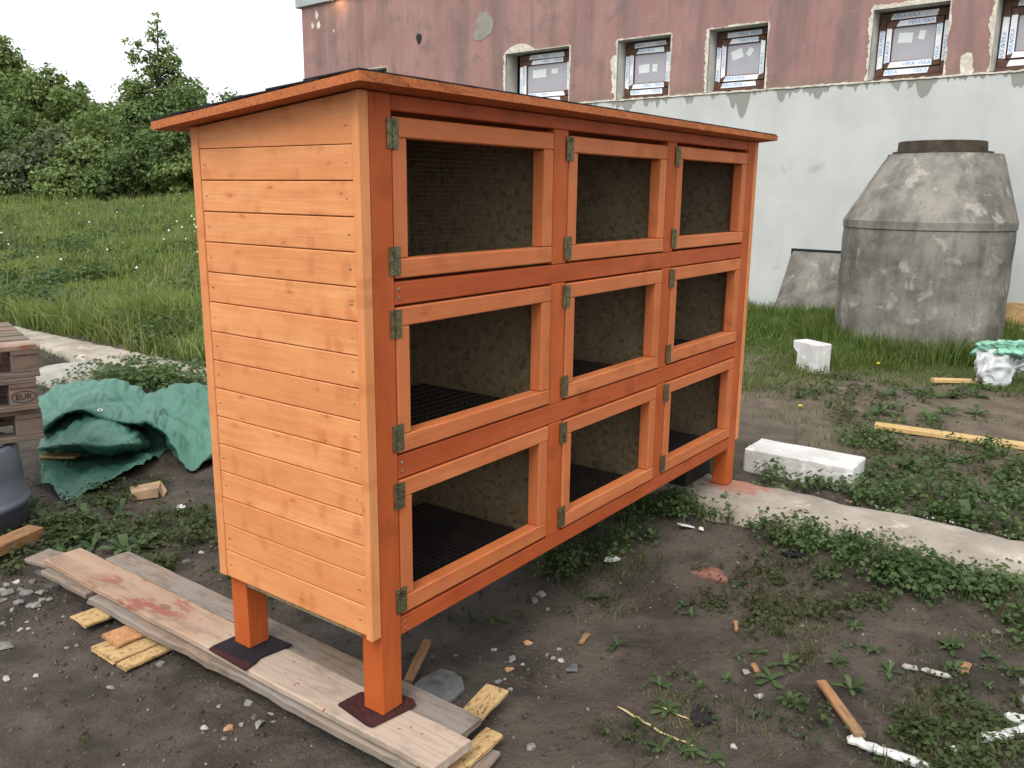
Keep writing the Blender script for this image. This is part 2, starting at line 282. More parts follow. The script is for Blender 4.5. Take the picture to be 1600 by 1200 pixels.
MT['clover'] = leafmat('weed_leaf', (.036, .07, .024), (.115, .168, .062), (.06, .092, .034))
MT['dullweed'] = leafmat('trodden_weed_leaf', (.035, .055, .02), (.075, .095, .035), (.06, .062, .03))
MT['olive'] = leafmat('trodden_grass_blade', (.07, .085, .028), (.19, .195, .085), (.15, .14, .07))
MT['weedl'] = leafmat('rosette_leaf', (.04, .075, .026), (.11, .165, .065), (.06, .09, .035))
MT['lawn'] = leafmat('lawn_blade', (.05, .095, .018), (.135, .19, .042), (.115, .135, .04))
MT['meadow'] = leafmat('meadow_blade', (.105, .16, .04), (.26, .31, .095), (.225, .245, .085))
MT['meadow_dry'] = leafmat('dry_grass_stalk', (.24, .23, .10), (.33, .30, .16), (.2, .22, .09))
MT['tree_a'] = leafmat('tree_leaf_bright', (.11, .165, .05), (.23, .295, .095), (.145, .2, .065)); MT['tree_b'] = leafmat('tree_leaf_dark', (.078, .125, .042), (.17, .23, .08), (.095, .145, .05)); MT['tree_c'] = leafmat('tree_leaf_grey', (.095, .12, .065), (.17, .195, .11), (.13, .14, .095))

# ---------------------------------------------------------------- mesh helpers
class MB:
    def __init__(s): s.v = []; s.f = []; s.mi = []; s.cur = 0
    def add(s, vs_, fs):
        b = len(s.v); s.v += [tuple(map(float, p)) for p in vs_]; s.f += [tuple(b + i for i in f) for f in fs]; s.mi += [s.cur] * len(fs); return s
    def box(s, x0, x1, y0, y1, z0, z1, b=.0015):
        c = np.array(((x0 + x1) / 2, (y0 + y1) / 2, (z0 + z1) / 2)); h = np.array((abs(x1 - x0) / 2, abs(y1 - y0) / 2, abs(z1 - z0) / 2)); b = min(b, h.min() * .45)
        vv = []; ix = {}
        for sx in (-1, 1):
            for sy in (-1, 1):
                for sz in (-1, 1):
                    sg = np.array((sx, sy, sz))
                    for a in range(3):
                        p = h - b; p[a] = h[a]; ix[(sx, sy, sz, a)] = len(vv); vv.append(c + sg * p)
        ff = []
        for a in range(3):
            o1, o2 = [i for i in range(3) if i != a]
            for sg in (-1, 1):
                q = []
                for (u, w) in ((-1, -1), (1, -1), (1, 1), (-1, 1)):
                    k = [0, 0, 0]; k[a] = sg; k[o1] = u; k[o2] = w; q.append(ix[(*k, a)])
                ff.append(q)
        for a in range(3):
            for e in range(a + 1, 3):
                o = 3 - a - e
                for s1 in (-1, 1):
                    for s2 in (-1, 1):
                        q = []
                        for (w, k2) in ((-1, a), (1, a), (1, e), (-1, e)):
                            k = [0, 0, 0]; k[a] = s1; k[e] = s2; k[o] = w; q.append(ix[(*k, k2)])
                        ff.append(q)
        for sx in (-1, 1):
            for sy in (-1, 1):
                for sz in (-1, 1): ff.append([ix[(sx, sy, sz, a)] for a in range(3)])
        out = []
        for q in ff:
            P = [vv[i] for i in q]; nn = np.cross(P[1] - P[0], P[2] - P[0]); 
            out.append(q if nn @ (sum(P) / len(P) - c) > 0 else q[::-1])
        return s.add(vv, out)
    def tube(s, pts, rad, seg=6, cap=True):
        pts = [np.array(p, float) for p in pts]; n = len(pts); rr = rad if hasattr(rad, '__len__') else [rad] * n; vv = []; ff = []
        up = np.array((.13, .31, .94))
        for i, p in enumerate(pts):
            t = pts[min(i + 1, n - 1)] - pts[max(i - 1, 0)]; t /= np.linalg.norm(t) + 1e-9
            a = np.cross(t, up); 
            if np.linalg.norm(a) < .2: a = np.cross(t, np.array((1, .2, 0)))
            a /= np.linalg.norm(a); b = np.cross(t, a)
            for k in range(seg):
                th = 2 * math.pi * k / seg; vv.append(p + rr[i] * (a * math.cos(th) + b * math.sin(th)))
        for i in range(n - 1):
            for k in range(seg): ff.append((i * seg + k, i * seg + (k + 1) % seg, (i + 1) * seg + (k + 1) % seg, (i + 1) * seg + k))
        if cap: ff += [tuple(range(seg))[::-1], tuple((n - 1) * seg + k for k in range(seg))]
        return s.add(vv, ff)
    def lathe(s, prof, seg=48, wob=0):
        vv = []; ff = []; n = len(prof)
        for (r, z, cx, cy) in prof:
            for k in range(seg):
                th = 2 * math.pi * k / seg; q = r * (1 + wob * math.sin(3 * th + z * 5) * .5 + wob * random.uniform(-.3, .3)); vv.append((cx + q * math.cos(th), cy + q * math.sin(th), z))
        for i in range(n - 1):
            for k in range(seg): ff.append((i * seg + k, i * seg + (k + 1) % seg, (i + 1) * seg + (k + 1) % seg, (i + 1) * seg + k))
        ff += [tuple(range(seg))[::-1], tuple((n - 1) * seg + k for k in range(seg))]
        return s.add(vv, ff)
    def prism(s, poly, z0, z1):
        n = len(poly); return s.add([(x, y, z0) for x, y in poly] + [(x, y, z1) for x, y in poly], [tuple(range(n))[::-1], tuple(range(n, 2 * n))] + [(i, (i + 1) % n, n + (i + 1) % n, n + i) for i in range(n)])
    def build(s, name, mats, parent=None, smooth=False, loc=None):
        me = bpy.data.meshes.new(name); me.from_pydata(s.v, [], s.f)
        for m in (mats if isinstance(mats, (list, tuple)) else [mats]): me.materials.append(MT[m] if isinstance(m, str) else m)
        if any(s.mi): me.polygons.foreach_set('material_index', s.mi)
        if smooth: me.polygons.foreach_set('use_smooth', [True] * len(me.polygons))
        me.update(); return link(name, me, parent, loc)
def link(name, me, parent=None, loc=None):
    o = bpy.data.objects.new(name, me); COL.objects.link(o)
    if parent: o.parent = parent
    if loc is not None: o.location = loc
    return o
def tag(o, label, cat=None, group=None, kind=None):
    if label: o['label'] = label
    if cat: o['category'] = cat
    if group: o['group'] = group
    if kind: o['kind'] = kind
    return o
def empty(name, loc, rz=0, label=None, cat=None, group=None, parent=None):
    o = bpy.data.objects.new(name, None); COL.objects.link(o); o.location = loc; o.rotation_euler = (0, 0, rz); o.empty_display_size = .1
    if parent: o.parent = parent
    return tag(o, label, cat, group)
def fast_mesh(name, verts, faces_flat, sizes, mat, smooth=False):
    me = bpy.data.meshes.new(name); nv = len(verts); me.vertices.add(nv); me.vertices.foreach_set('co', np.asarray(verts, np.float32).ravel())
    me.loops.add(len(faces_flat)); me.loops.foreach_set('vertex_index', np.asarray(faces_flat, np.int32)); n = len(sizes); me.polygons.add(n)
    st = np.zeros(n, np.int32); st[1:] = np.cumsum(sizes)[:-1]; me.polygons.foreach_set('loop_start', st); me.polygons.foreach_set('loop_total', np.asarray(sizes, np.int32))
    if smooth: me.polygons.foreach_set('use_smooth', np.ones(n, bool))
    me.materials.append(MT[mat]); me.update(calc_edges=True); me.validate(); return link(name, me)

# ---------------------------------------------------------------- ground (one sheet out to the horizon)
def build_ground():
    n = 430; t = np.linspace(-1, 1, n); ax = 1.15 * np.sinh(6.2 * t) / 1.0
    x = 1.2 + ax; y = .8 + ax; X, Y = np.meshgrid(x, y, indexing='ij'); Z = ground_h(X, Y)
    idx = np.arange(n * n).reshape(n, n); q = np.stack((idx[:-1, :-1], idx[1:, :-1], idx[1:, 1:], idx[:-1, 1:]), -1).reshape(-1, 4)
    o = fast_mesh('ground', np.stack((X, Y, Z), -1).reshape(-1, 3), q.ravel(), np.full(len(q), 4), 'ground', True); o['kind'] = 'structure'
build_ground()
def strip(name, mat, x0, x1, y0, y1, zt, zb, nx, ny, jag=.02, seed=1):
    r = np.random.default_rng(seed); ys = np.linspace(y0, y1, ny); m = MB(); xs = np.linspace(0, 1, nx); jl = r.normal(0, jag, ny); jr = r.normal(0, jag, ny); vv = []
    for j, y in enumerate(ys):
        for i, u in enumerate(xs):
            z = zt(y) if callable(zt) else zt
            vv.append((x0 + jl[j] + (x1 + jr[j] - x0 - jl[j]) * u, y, z + r.normal(0, .0025) - (.012 + abs(r.normal(0, .008)) if i in (0, nx - 1) else 0)))
    for j, y in enumerate(ys): vv += [(x0 + jl[j] - .02, y, zb), (x1 + jr[j] + .02, y, zb)]
    B = nx * ny; ff = [(j * nx + i, j * nx + i + 1, (j + 1) * nx + i + 1, (j + 1) * nx + i) for j in range(ny - 1) for i in range(nx - 1)]
    for j in range(ny - 1): ff += [(B + 2 * j, j * nx, (j + 1) * nx, B + 2 * j + 2), (j * nx + nx - 1, B + 2 * j + 1, B + 2 * j + 3, (j + 1) * nx + nx - 1)]
    ff += [tuple(range(nx))[::-1] + (B, B + 1), tuple((ny - 1) * nx + i for i in range(nx)) + (B + 2 * ny - 1, B + 2 * ny - 2)]
    m.add(vv, ff); o = m.build(name, mat, None, True); o['kind'] = 'structure'; return o
strip('concrete_strip', 'conc_strip', 2.10, 2.495, -4.5, 15, lambda y: .021 + .0 * y, -.3, 7, 260, .010, 3)
strip('concrete_path_branch', 'conc_path', 1.62, 2.12, 4.85, 5.45, .006, -.3, 6, 20, .012, 5)

# ---------------------------------------------------------------- building with pink render and white plinth
BA = Vector((9.21062, 4.80111, 0)); BROT = math.atan2(-.995595, -.093757)
bld = empty('building', BA, BROT, 'pink rendered building with white base and six brown windows still taped', 'building')
OPEN = [(-5.55, -4.62, 3.42), (-1.90, -.69, 3.385), (.13, .955, 3.37), (1.505, 2.28, 3.362), (3.50, 4.277, 3.35), (4.72, 5.50, 3.345)]
ZS = 2.612
def wall():
    m = MB(); s0, s1, zt = -7.0, 10.0, 4.64; ss_ = sorted({s0, s1, *[a for a, b, c in OPEN], *[b for a, b, c in OPEN]})
    for a, b in zip(ss_[:-1], ss_[1:]):
        op = [o for o in OPEN if o[0] <= a and o[1] >= b]; z0 = op[0][2] if op else ZS - .05
        k = max(1, int((b - a) / .5))
        for i in range(k): p, q = a + (b - a) * i / k, a + (b - a) * (i + 1) / k; m.add([(p, 0, z0), (q, 0, z0), (q, 0, zt), (p, 0, zt)], [(0, 1, 2, 3)])
    m.add([(s0, 0, ZS - .05), (s0, 9, ZS - .05), (s0, 9, zt), (s0, 0, zt)], [(0, 3, 2, 1)]); m.add([(s1, 0, ZS - .05), (s1, 9, ZS - .05), (s1, 9, zt), (s1, 0, zt)], [(0, 1, 2, 3)])
    m.add([(s0, 9, ZS - .05), (s1, 9, ZS - .05), (s1, 9, zt), (s0, 9, zt)], [(0, 3, 2, 1)])
    m.build('wall', 'pink', bld)
    p = MB(); n = 90; vv = []
    for i in range(n + 1):                                     # white plinth stands a little proud, its top edge ragged
        s_ = s0 - .02 + (s1 - s0 + .04) * i / n; zz = 2.6 + random.uniform(-.006, .006); vv += [(s_, -.035, -.4), (s_, -.035, zz), (s_, .004, zz + .006)]
    p.add(vv, [(3 * i, 3 * i + 3, 3 * i + 4, 3 * i + 1) for i in range(n)] + [(3 * i + 1, 3 * i + 4, 3 * i + 5, 3 * i + 2) for i in range(n)])
    for s_ in (s0 - .02, s1 + .02): p.add([(s_, -.035, -.4), (s_, 9, -.4), (s_, 9, 2.6), (s_, -.035, 2.6)], [(0, 1, 2, 3)])
    p.build('plinth', 'plinth', bld)
    e = MB(); rr = random.Random(5); k = 420; vv = []; ff = []
    for i in range(k + 1):
        s_ = s0 - .02 + (s1 - s0 + .04) * i / k; w_ = rr.uniform(.006, .02); vv += [(s_, -.048, 2.598 + rr.uniform(-.004, .004)), (s_, -.048, 2.604 + w_), (s_, .002, 2.606 + w_)]
    ff = [(3 * i, 3 * i + 3, 3 * i + 4, 3 * i + 1) for i in range(k)] + [(3 * i + 1, 3 * i + 4, 3 * i + 5, 3 * i + 2) for i in range(k)]
    e.add(vv, ff); e.build('plinth_edge', 'raw_plaster', bld)
    f = MB(); f.box(s0 - .12, s1 + .1, -.06, 9.1, 4.64, 5.1, .01); f.build('fascia', 'fascia', bld)
    poly = [(-2.58, 3.66), (-2.42, 3.62), (-2.2, 3.70), (-2.14, 3.86), (-2.22, 3.96), (-2.3, 4.02), (-2.42, 4.03), (-2.5, 3.93), (-2.49, 3.8), (-2.56, 3.74)]
    pm = MB(); pm.prism(poly, 0, .006); pm.v = [(x, -z, y) for x, y, z in pm.v]; pm.build('mortar_patch', 'patch', bld)
    h = MB(); pts = [(-3.80 + .055 * math.cos(a) * (1 + .2 * math.sin(3 * a)), 3.795 + .075 * math.sin(a)) for a in np.linspace(0, 6.28, 12, endpoint=False)]; h.prism(pts, 0, .02); h.v = [(x, -z, y) for x, y, z in h.v]; h.build('vent_hole', 'grate', bld)
    for (ps, pz, r_) in ((-6.55, 4.46, .05), (-6.5, 4.28, .06), (-6.68, 4.3, .045), (-6.05, 4.15, .022), (4.5, 2.69, .085)):
        q = MB(); pts = [(ps + r_ * random.uniform(.6, 1.2) * math.cos(a), pz + r_ * random.uniform(.8, 1.7) * math.sin(a)) for a in np.linspace(0, 6.28, 11, endpoint=False)]; q.prism(pts, 0, .004); q.v = [(x, -z, y) for x, y, z in q.v]; q.build('chipped_plaster', 'raw_plaster', bld)
wall()
tc = bpy.data.curves.new('lettering', 'FONT'); tc.body = 'VEKA'; tc.size = .062; tc.align_x = 'CENTER'; tc.align_y = 'CENTER'; tco = bpy.data.objects.new('lettering_source', tc); COL.objects.link(tco)
bpy.context.view_layer.update(); tme = bpy.data.meshes.new_from_object(tco.evaluated_get(bpy.context.evaluated_depsgraph_get()))
TV = np.array([v.co[:] for v in tme.vertices]); TF = [tuple(p.vertices) for p in tme.polygons]; bpy.data.objects.remove(tco)
tc2 = bpy.data.curves.new('lettering2', 'FONT'); tc2.body = 'EUR'; tc2.size = .05; tc2.align_x = 'CENTER'; tc2.align_y = 'CENTER'; tco = bpy.data.objects.new('lettering_source', tc2); COL.objects.link(tco)
bpy.context.view_layer.update(); tme2 = bpy.data.meshes.new_from_object(tco.evaluated_get(bpy.context.evaluated_depsgraph_get()))
EV = np.array([v.co[:] for v in tme2.vertices]); EF = [tuple(p.vertices) for p in tme2.polygons]; bpy.data.objects.remove(tco)
def window(i, s0, s1, zt):
    rr = random.Random(40 + i); z0, D = ZS + .012, .17
    if i == 1: f0 = s0 + .02
    # reveal lining
    r = MB(); r.add([(s0, 0, z0), (s0, D + .1, z0), (s0, D + .1, zt), (s0, 0, zt)], [(0, 1, 2, 3)]); r.add([(s1, 0, z0), (s1, D + .1, z0), (s1, D + .1, zt), (s1, 0, zt)], [(3, 2, 1, 0)])
    r.add([(s0, 0, zt), (s0, D + .1, zt), (s1, D + .1, zt), (s1, 0, zt)], [(0, 1, 2, 3)]); r.add([(s0, -.03, z0), (s1, -.03, z0), (s1, D + .1, z0), (s0, D + .1, z0)], [(0, 1, 2, 3)]); r.build('window_reveal', 'reveal', bld)
    # ragged plaster edge hacked open round the opening
    e = MB(); n = 60; path = [(s0, z0 + (zt - z0) * t, -1, 0) for t in np.linspace(0, 1, n)] + [(s0 + (s1 - s0) * t, zt, 0, 1) for t in np.linspace(0, 1, n)] + [(s1, zt - (zt - z0) * t, 1, 0) for t in np.linspace(0, 1, n)]
    wob = 0; vv = []
    for k, (x, z, dx, dz) in enumerate(path):
        wob = .86 * wob + rr.uniform(-.0075, .0078); wd = max(.004, .022 + wob) * (1.6 if dx < 0 else .8 if dx > 0 else .7)
        if i == 1 and dz: t_ = (k - n) / n; wd = .012 + .13 * max(0, math.sin(6.5 * t_ + .1)) ** .8 * (.8 if t_ < .5 else 1.1) * min(1, 8 * (1 - t_))
        if i == 2 and dx < 0 and .1 < k / n < .75: wd += .05
        if i == 4 and dz: wd = .05 + wob
        vv += [(x, -.004, z), (x + dx * wd, -.006, z + dz * wd), (x + dx * wd, .001, z + dz * wd), (x, .03, z)]
    ff = []
    for k in range(len(path) - 1):
        a, b = 4 * k, 4 * k + 4; ff += [(a, b, b + 1, a + 1), (a + 1, b + 1, b + 2, a + 2), (a + 3, b + 3, b, a)]
    e.add(vv, ff); e.build('broken_plaster_edge', 'raw_plaster', bld)
    a, b = s0 + .015, s1 - .015; y = D; w1, w2 = .075, .07; zb, zt2 = z0 + .05, zt - .025
    if i == 1: a += .12
    fr = MB(); fr.box(a, a + w1, y, y + .07, zb, zt2, .004); fr.box(b - w1, b, y, y + .07, zb, zt2, .004); fr.box(a + w1, b - w1, y, y + .07, zt2 - w1, zt2, .004); fr.box(a + w1, b - w1, y, y + .07, zb, zb + w1, .004)
    win = fr.build('window', 'brown', bld)
    g = .006; a2, b2, c2, d2 = a + w1 + g, b - w1 - g, zb + w1 + g, zt2 - w1 - g
    sm = MB(); Y2 = y - .012; sm.box(a2, a2 + w2, Y2, Y2 + .07, c2, d2, .004); sm.box(b2 - w2, b2, Y2, Y2 + .07, c2, d2, .004); sm.box(a2 + w2, b2 - w2, Y2, Y2 + .07, d2 - w2, d2, .004); sm.box(a2 + w2, b2 - w2, Y2, Y2 + .07, c2, c2 + w2, .004); sm.build('sash', 'brown', win)
    p = MB(); p.box(a2 + w2, b2 - w2, y + .012, y + .03, c2 + w2, d2 - w2, .001); p.build('pane', 'pane', win)
    sl_ = MB(); sl_.box(a - .01, b + .01, y - .02, y + .05, z0 + .004, zb - .003, .003); sl_.build('sill_profile', 'brown', win)
    tx = MB()
    def tape(x0, x1, zz0, zz1, yy):
        m = MB(); j = lambda: rr.uniform(-.008, .008)
        if x1 - x0 > zz1 - zz0: P = [(x0 + 2 * j(), zz0), (x1 + 2 * j(), zz0 + j()), (x1 + 2 * j(), zz1 + j() * .5), (x0 + .02 + 2 * j(), zz1)]
        else: P = [(x0, zz0 + 2 * j()), (x1 + j() * .4, zz0 + 2 * j()), (x1, zz1 + 2 * j()), (x0 + j() * .4, zz1 + 2 * j())]
        m.add([(q[0], yy, q[1]) for q in P] + [(q[0], yy + .0015, q[1]) for q in P], [(0, 1, 2, 3), (7, 6, 5, 4), (0, 4, 5, 1), (1, 5, 6, 2), (2, 6, 7, 3), (3, 7, 4, 0)]); m.build('protective_tape', 'tape', win)
        L = max(x1 - x0, zz1 - zz0); hor = x1 - x0 > zz1 - zz0; cx, cz = (x0 + x1) / 2, (zz0 + zz1) / 2
        for f in rr.sample((-.33, -.02, .33), 2 if L > .35 else 1):
            u = f * L; sc_ = min(1, (min(x1 - x0, zz1 - zz0) / .066)); V = TV * sc_
            if hor: tx.add([(cx + u + v[0], yy - .0015, cz + v[1]) for v in V], TF)
            else: tx.add([(cx - v[1], yy - .0015, cz + u + v[0]) for v in V], TF)
    yo, ys = y - .0025, Y2 - .0025; W_, H_ = b - a, zt2 - zb
    tape(a + .17 * W_, b - .2 * W_, zt2 - .068, zt2 - .008, yo); tape(a2 + .14 * W_, b2 - .12 * W_, d2 - .062, d2 - .006, ys)
    tape(a + .12 * W_, b - .25 * W_, zb + .008, zb + .068, yo); tape(a2 + .07 * W_, b2 - .1 * W_, c2 + .004, c2 + .062, ys)
    tape(a + .008, a + .068, zb + .14 * H_, zt2 - .25 * H_, yo); tape(a2 + .006, a2 + .062, c2 + .08 * H_, d2 - .12 * H_, ys)
    tape(b - .068, b - .008, zb + .2 * H_, zt2 - .2 * H_, yo); tape(b2 - .062, b2 - .006, c2 + .1 * H_, d2 - .1 * H_, ys)
    tx.build('blue_lettering', 'blue', win)['kind'] = 'stuff'
    pw, ph = b2 - a2 - 2 * w2, d2 - c2 - 2 * w2; ang = {2: .06, 3: .3, 4: -.06}.get(i, 0)
    for (cx, cz, hw, hh, an) in ((.3, .68 if i != 2 else .5, .17, .15, ang), (.68 if i != 2 else .64, .72 if i != 2 else .5, .075, .13, ang - .15 if i != 3 else -.6)):
        if i == 1 and hw < .1: hh, hw, an = .09, .08, 0
        m = MB(); c0 = (a2 + w2 + pw * cx, c2 + w2 + ph * cz); q = []
        for ux, uz in ((-1, -1), (1, -1), (1, 1), (-1, 1)): dx, dz = ux * hw * pw, uz * hh * ph; q.append((c0[0] + dx * math.cos(an) - dz * math.sin(an), c0[1] + dx * math.sin(an) + dz * math.cos(an)))
        m.prism(q, 0, .0012); m.v = [(x, y + .0115 - z, zz) for x, zz, z in m.v]; m.build('sticker', 'sticker', win)
for i, o in enumerate(OPEN): window(i, *o)
# wall lamp under the eaves, lit
lt = NT('lit_lamp_glass'); lt.out((.9, .8, .6), .4); lt.b.inputs['Emission Color'].default_value = (1, .72, .38, 1); lt.b.inputs['Emission Strength'].default_value = 14
lamp = empty('wall_lamp', BA + Vector((math.cos(BROT), math.sin(BROT), 0)) * -5.85 + Vector((0, 0, 4.62)), BROT, 'lit warm lamp at the top edge of the pink wall', 'lamp')
m = MB(); m.lathe([(.02, .0, 0, -.16), (.065, .02, 0, -.16), (.085, .07, 0, -.16), (.08, .13, 0, -.16), (.05, .16, 0, -.16)], 16); m.build('bulb_globe', lt.m, lamp, True)
m = MB(); m.tube([(0, -.16, .15), (0, -.16, .22), (0, -.1, .25), (0, -.055, .25)], .012, 8); m.lathe([(.05, .155, 0, -.16), (.06, .175, 0, -.16), (.02, .2, 0, -.16)], 12); m.build('bracket', 'iron', lamp)

# ---------------------------------------------------------------- rabbit hutch
hut = empty('rabbit_hutch', (0, 0, 0), 0, 'orange stained wooden rabbit hutch with nine wire doors on square legs', 'rabbit hutch')
PW = .0762; XA = [(.0762, .7801), (.8654, 1.5402), (1.624, 2.323)]; WX = 2.40; HD = .657
ROWS = [(1.183, 1.575), (.728, 1.1135), (.2676, .653)]; TT = .035; ZTF = 1.628
def ztop(y): return 1.628 - .097 * y
def part(nm, mat, *bx_, b=.0018, parent=None):
    m = MB()
    for q in bx_: m.box(*q, b)
    return m.build(nm, mat, parent or hut)
def skew_top(o, dz=0):                                         # cut the upper ends to the roof pitch
    for v in o.data.vertices:
        if v.co.z > 1.6: v.co.z = ztop(v.co.y) - (1.64 - v.co.z if v.co.z < 1.64 else 0)
for x0 in (0, WX - PW):
    for y0 in (0, HD - PW + .001):
        o = part('leg', 'post_z', (x0, x0 + PW, y0, y0 + PW - .001, 0 if x0 == 0 else .022, 1.64), b=.003); skew_top(o)
# side boards (left seen, right and rear the same) and their corner trims
SEAM = [.245, .3305, .4153, .4995, .5825, .6665, .751, .835, .918, 1.0015, 1.0865, 1.171, 1.255, 1.3385, 1.4225, 1.507, 1.64]
for side, (xa, xb) in enumerate(((-TT + .004, -.001), (WX + .001, WX + TT - .004))):
    for k, (za, zb) in enumerate(zip(SEAM[:-1], SEAM[1:])):
        if k == 15:
            m = MB(); y0, y1 = .0235, .6265; m.add([(xa, y0, za + .001), (xb, y0, za + .001), (xb, y1, za + .001), (xa, y1, za + .001), (xa, y0, ztop(y0) - .002), (xb, y0, ztop(y0) - .002), (xb, y1, ztop(y1) - .002), (xa, y1, ztop(y1) - .002)], [(3, 2, 1, 0), (4, 5, 6, 7), (0, 1, 5, 4), (1, 2, 6, 5), (2, 3, 7, 6), (3, 0, 4, 7)]); m.build('side_board', 'light_y', hut)
        else:
            jx = random.uniform(-.0006, .0006); part('side_board', 'light_y', (xa + jx, xb, .0235, .6265, za + .001, zb - .0012), b=.0022)
    q0, q1 = (-TT, -.0005) if side == 0 else (WX + .0005, WX + TT)
    o = part('corner_trim', 'light_z', (q0, q1, -.0015, .023, .236, 1.64), b=.0025); skew_top(o)
    o = part('corner_trim', 'light_z', (q0, q1, .627, .66, .246, 1.64), b=.0025); skew_top(o)
for k, z in enumerate(SEAM[:-1]):
    for yy in (.045, .605):
        m = MB(); m.lathe([(.0022, 0, 0, 0), (.0022, .0006, 0, 0), (.001, .001, 0, 0)], 7); m.v = [(-TT + .0042 - c, yy + a + random.uniform(-.006, .006), z + .042 + b) for a, b, c in m.v]; m.build('nail', 'screw', hut)
for k in range(15): part('rear_board', 'light_x', (.0, WX, HD + .001, HD + .02, .245 + k * .0885, .245 + (k + 1) * .0885 - .001))
# front frame
part('bottom_rail', 'rail_x', (PW + .001, WX - PW - .001, .003, .05, .2075, .2596), b=.003)
part('cross_rail', 'rail_x', (PW + .001, WX - PW - .001, .003, .05, .657, .7215), b=.003)
part('cross_rail', 'rail_x', (PW + .001, WX - PW - .001, .003, .05, 1.1175, 1.1765), b=.003)
o = part('top_rail', 'rail_x', (PW + .001, WX - PW - .001, .003, .05, 1.589, 1.64), b=.003); skew_top(o)
for (xa, xb) in ((.7838, .862), (1.544, 1.620)):
    for (za, zb) in ((.261, .656), (.7225, 1.1165), (1.1775, 1.588)): part('mullion', 'post_z', (xa, xb, .0025, .05, za, zb), b=.0025)
for z in (.222, .243, .675, .70, 1.135, 1.158):
    m = MB(); m.lathe([(.0045, 0, 0, 0), (.0045, .002, 0, 0), (.002, .003, 0, 0)], 8); m.v = [(PW + .018 + x + random.uniform(-.001, .001), .0035 - zz, z + y) for x, y, zz in m.v]; m.build('screw', 'screw', hut)
# inner OSB partitions, back, floors with dark grates
part('back_panel', 'osb_in', (PW * .2, WX - PW * .2, HD - .016, HD - .004, .21, 1.56))
for xm in (.823, 1.582): part('partition', 'osb_in', (xm - .006, xm + .006, .0515, HD - .017, .21, 1.57))
for x0, x1 in ((.002, .014), (WX - .014, WX - .002)): part('side_lining', 'osb_in', (x0, x1, PW + .001, HD - PW - .001, .21, 1.56))
CELLX = [(.0155, .8155), (.8305, 1.5745), (1.5895, WX - .0155)]
for r, (zb, zt) in enumerate(ROWS):
    fz = zb - .028
    part('cell_floor', 'osb_in', (.016, .8155, .0515, HD - .0175, fz - .012, fz), (.8305, 1.5745, .0515, HD - .0175, fz - .012, fz), (1.5895, WX - .016, .0515, HD - .0175, fz - .012, fz))
    for (xa, xb) in CELLX:
        m = MB(); k = int((xb - xa - .02) / .026)
        for i in range(k): x = xa + .08 * (xa < .1) + .01 + i * .026; 
        k = 0; x = xa + (.07 if xa < .1 else .004); xe = xb - (.07 if xb > 2.3 else .004)
        while x + .017 < xe: m.box(x, x + .017, .052, HD - .08, fz + .002, fz + .012, .002); x += .026
        m.box(xa + (.068 if xa < .1 else .003), xe, .075, .09, fz + .0125, fz + .016, .001); o = m.build('floor_grate', 'grate', hut); o['kind'] = 'stuff'
# doors
def hinge(x, z, par):
    m = MB(); m.box(x - .021, x - .0045, -.0035, -.0015, z - .036, z + .036, .0006); m.box(x + .0005, x + .0195, -.0035, -.0015, z - .036, z + .036, .0006)
    for k in range(5): zz = z - .036 + k * .0144; m.tube([(x - .0015, -.0028, zz + .0012), (x - .0015, -.0028, zz + .0132)], .0022, 8)
    for sx in (-.012, .010):
        for dz in (-.026, 0, .026): m.lathe([(.003, 0, 0, 0), (.0026, .0012, 0, 0), (.001, .0016, 0, 0)], 7); m.v[-21:] = [(x + sx + a, -.0034 - c, z + dz + b) for a, b, c in m.v[-21:]]
    return m.build('hinge', 'hinge', par)
mesh_cache = {}
for r, (zb, zt) in enumerate(ROWS):
    for c, (xa, xb) in enumerate(XA):
        rr = random.Random(r * 3 + c); dz = rr.uniform(-.002, .002); z0, z1 = zb + dz + .001, zt + dz - .001; a, b = xa + .004, xb - .0015; yj = rr.uniform(-.001, .0015); Y0, Y1 = -.001 + yj, .044 + yj; f = .049
        d = empty('door', (0, 0, 0), 0, None, None, None, hut)
        w = f + rr.uniform(-.002, .002)
        part('door_rail', 'door_x', (a, b, Y0, Y1, z1 - w, z1), b=.003, parent=d); part('door_rail', 'door_x', (a, b, Y0, Y1, z0, z0 + w), b=.003, parent=d)
        part('door_stile', 'door_z', (a, a + f, Y0 + .0008, Y1, z0 + w + .0006, z1 - w - .0006), b=.003, parent=d); part('door_stile', 'door_z', (b - f, b, Y0 + .0008, Y1, z0 + w + .0006, z1 - w - .0006), b=.003, parent=d)
        m = MB(); p = .0125; wr = .0003; u = a + .02
        while u < b - .02: m.tube([(u, Y1 + .0014, z0 + .02), (u, Y1 + .0014, z1 - .02)], wr, 4, False); u += p
        u = z0 + .02
        while u < z1 - .02: m.tube([(a + .02, Y1 + .0022, u), (b - .02, Y1 + .0022, u)], wr, 4, False); u += p
        o = m.build('wire_mesh', 'wire', d); o['kind'] = 'stuff'
        hinge(xa + .0015, z1 - .04, d); hinge(xa + .0015, z0 + .044, d)
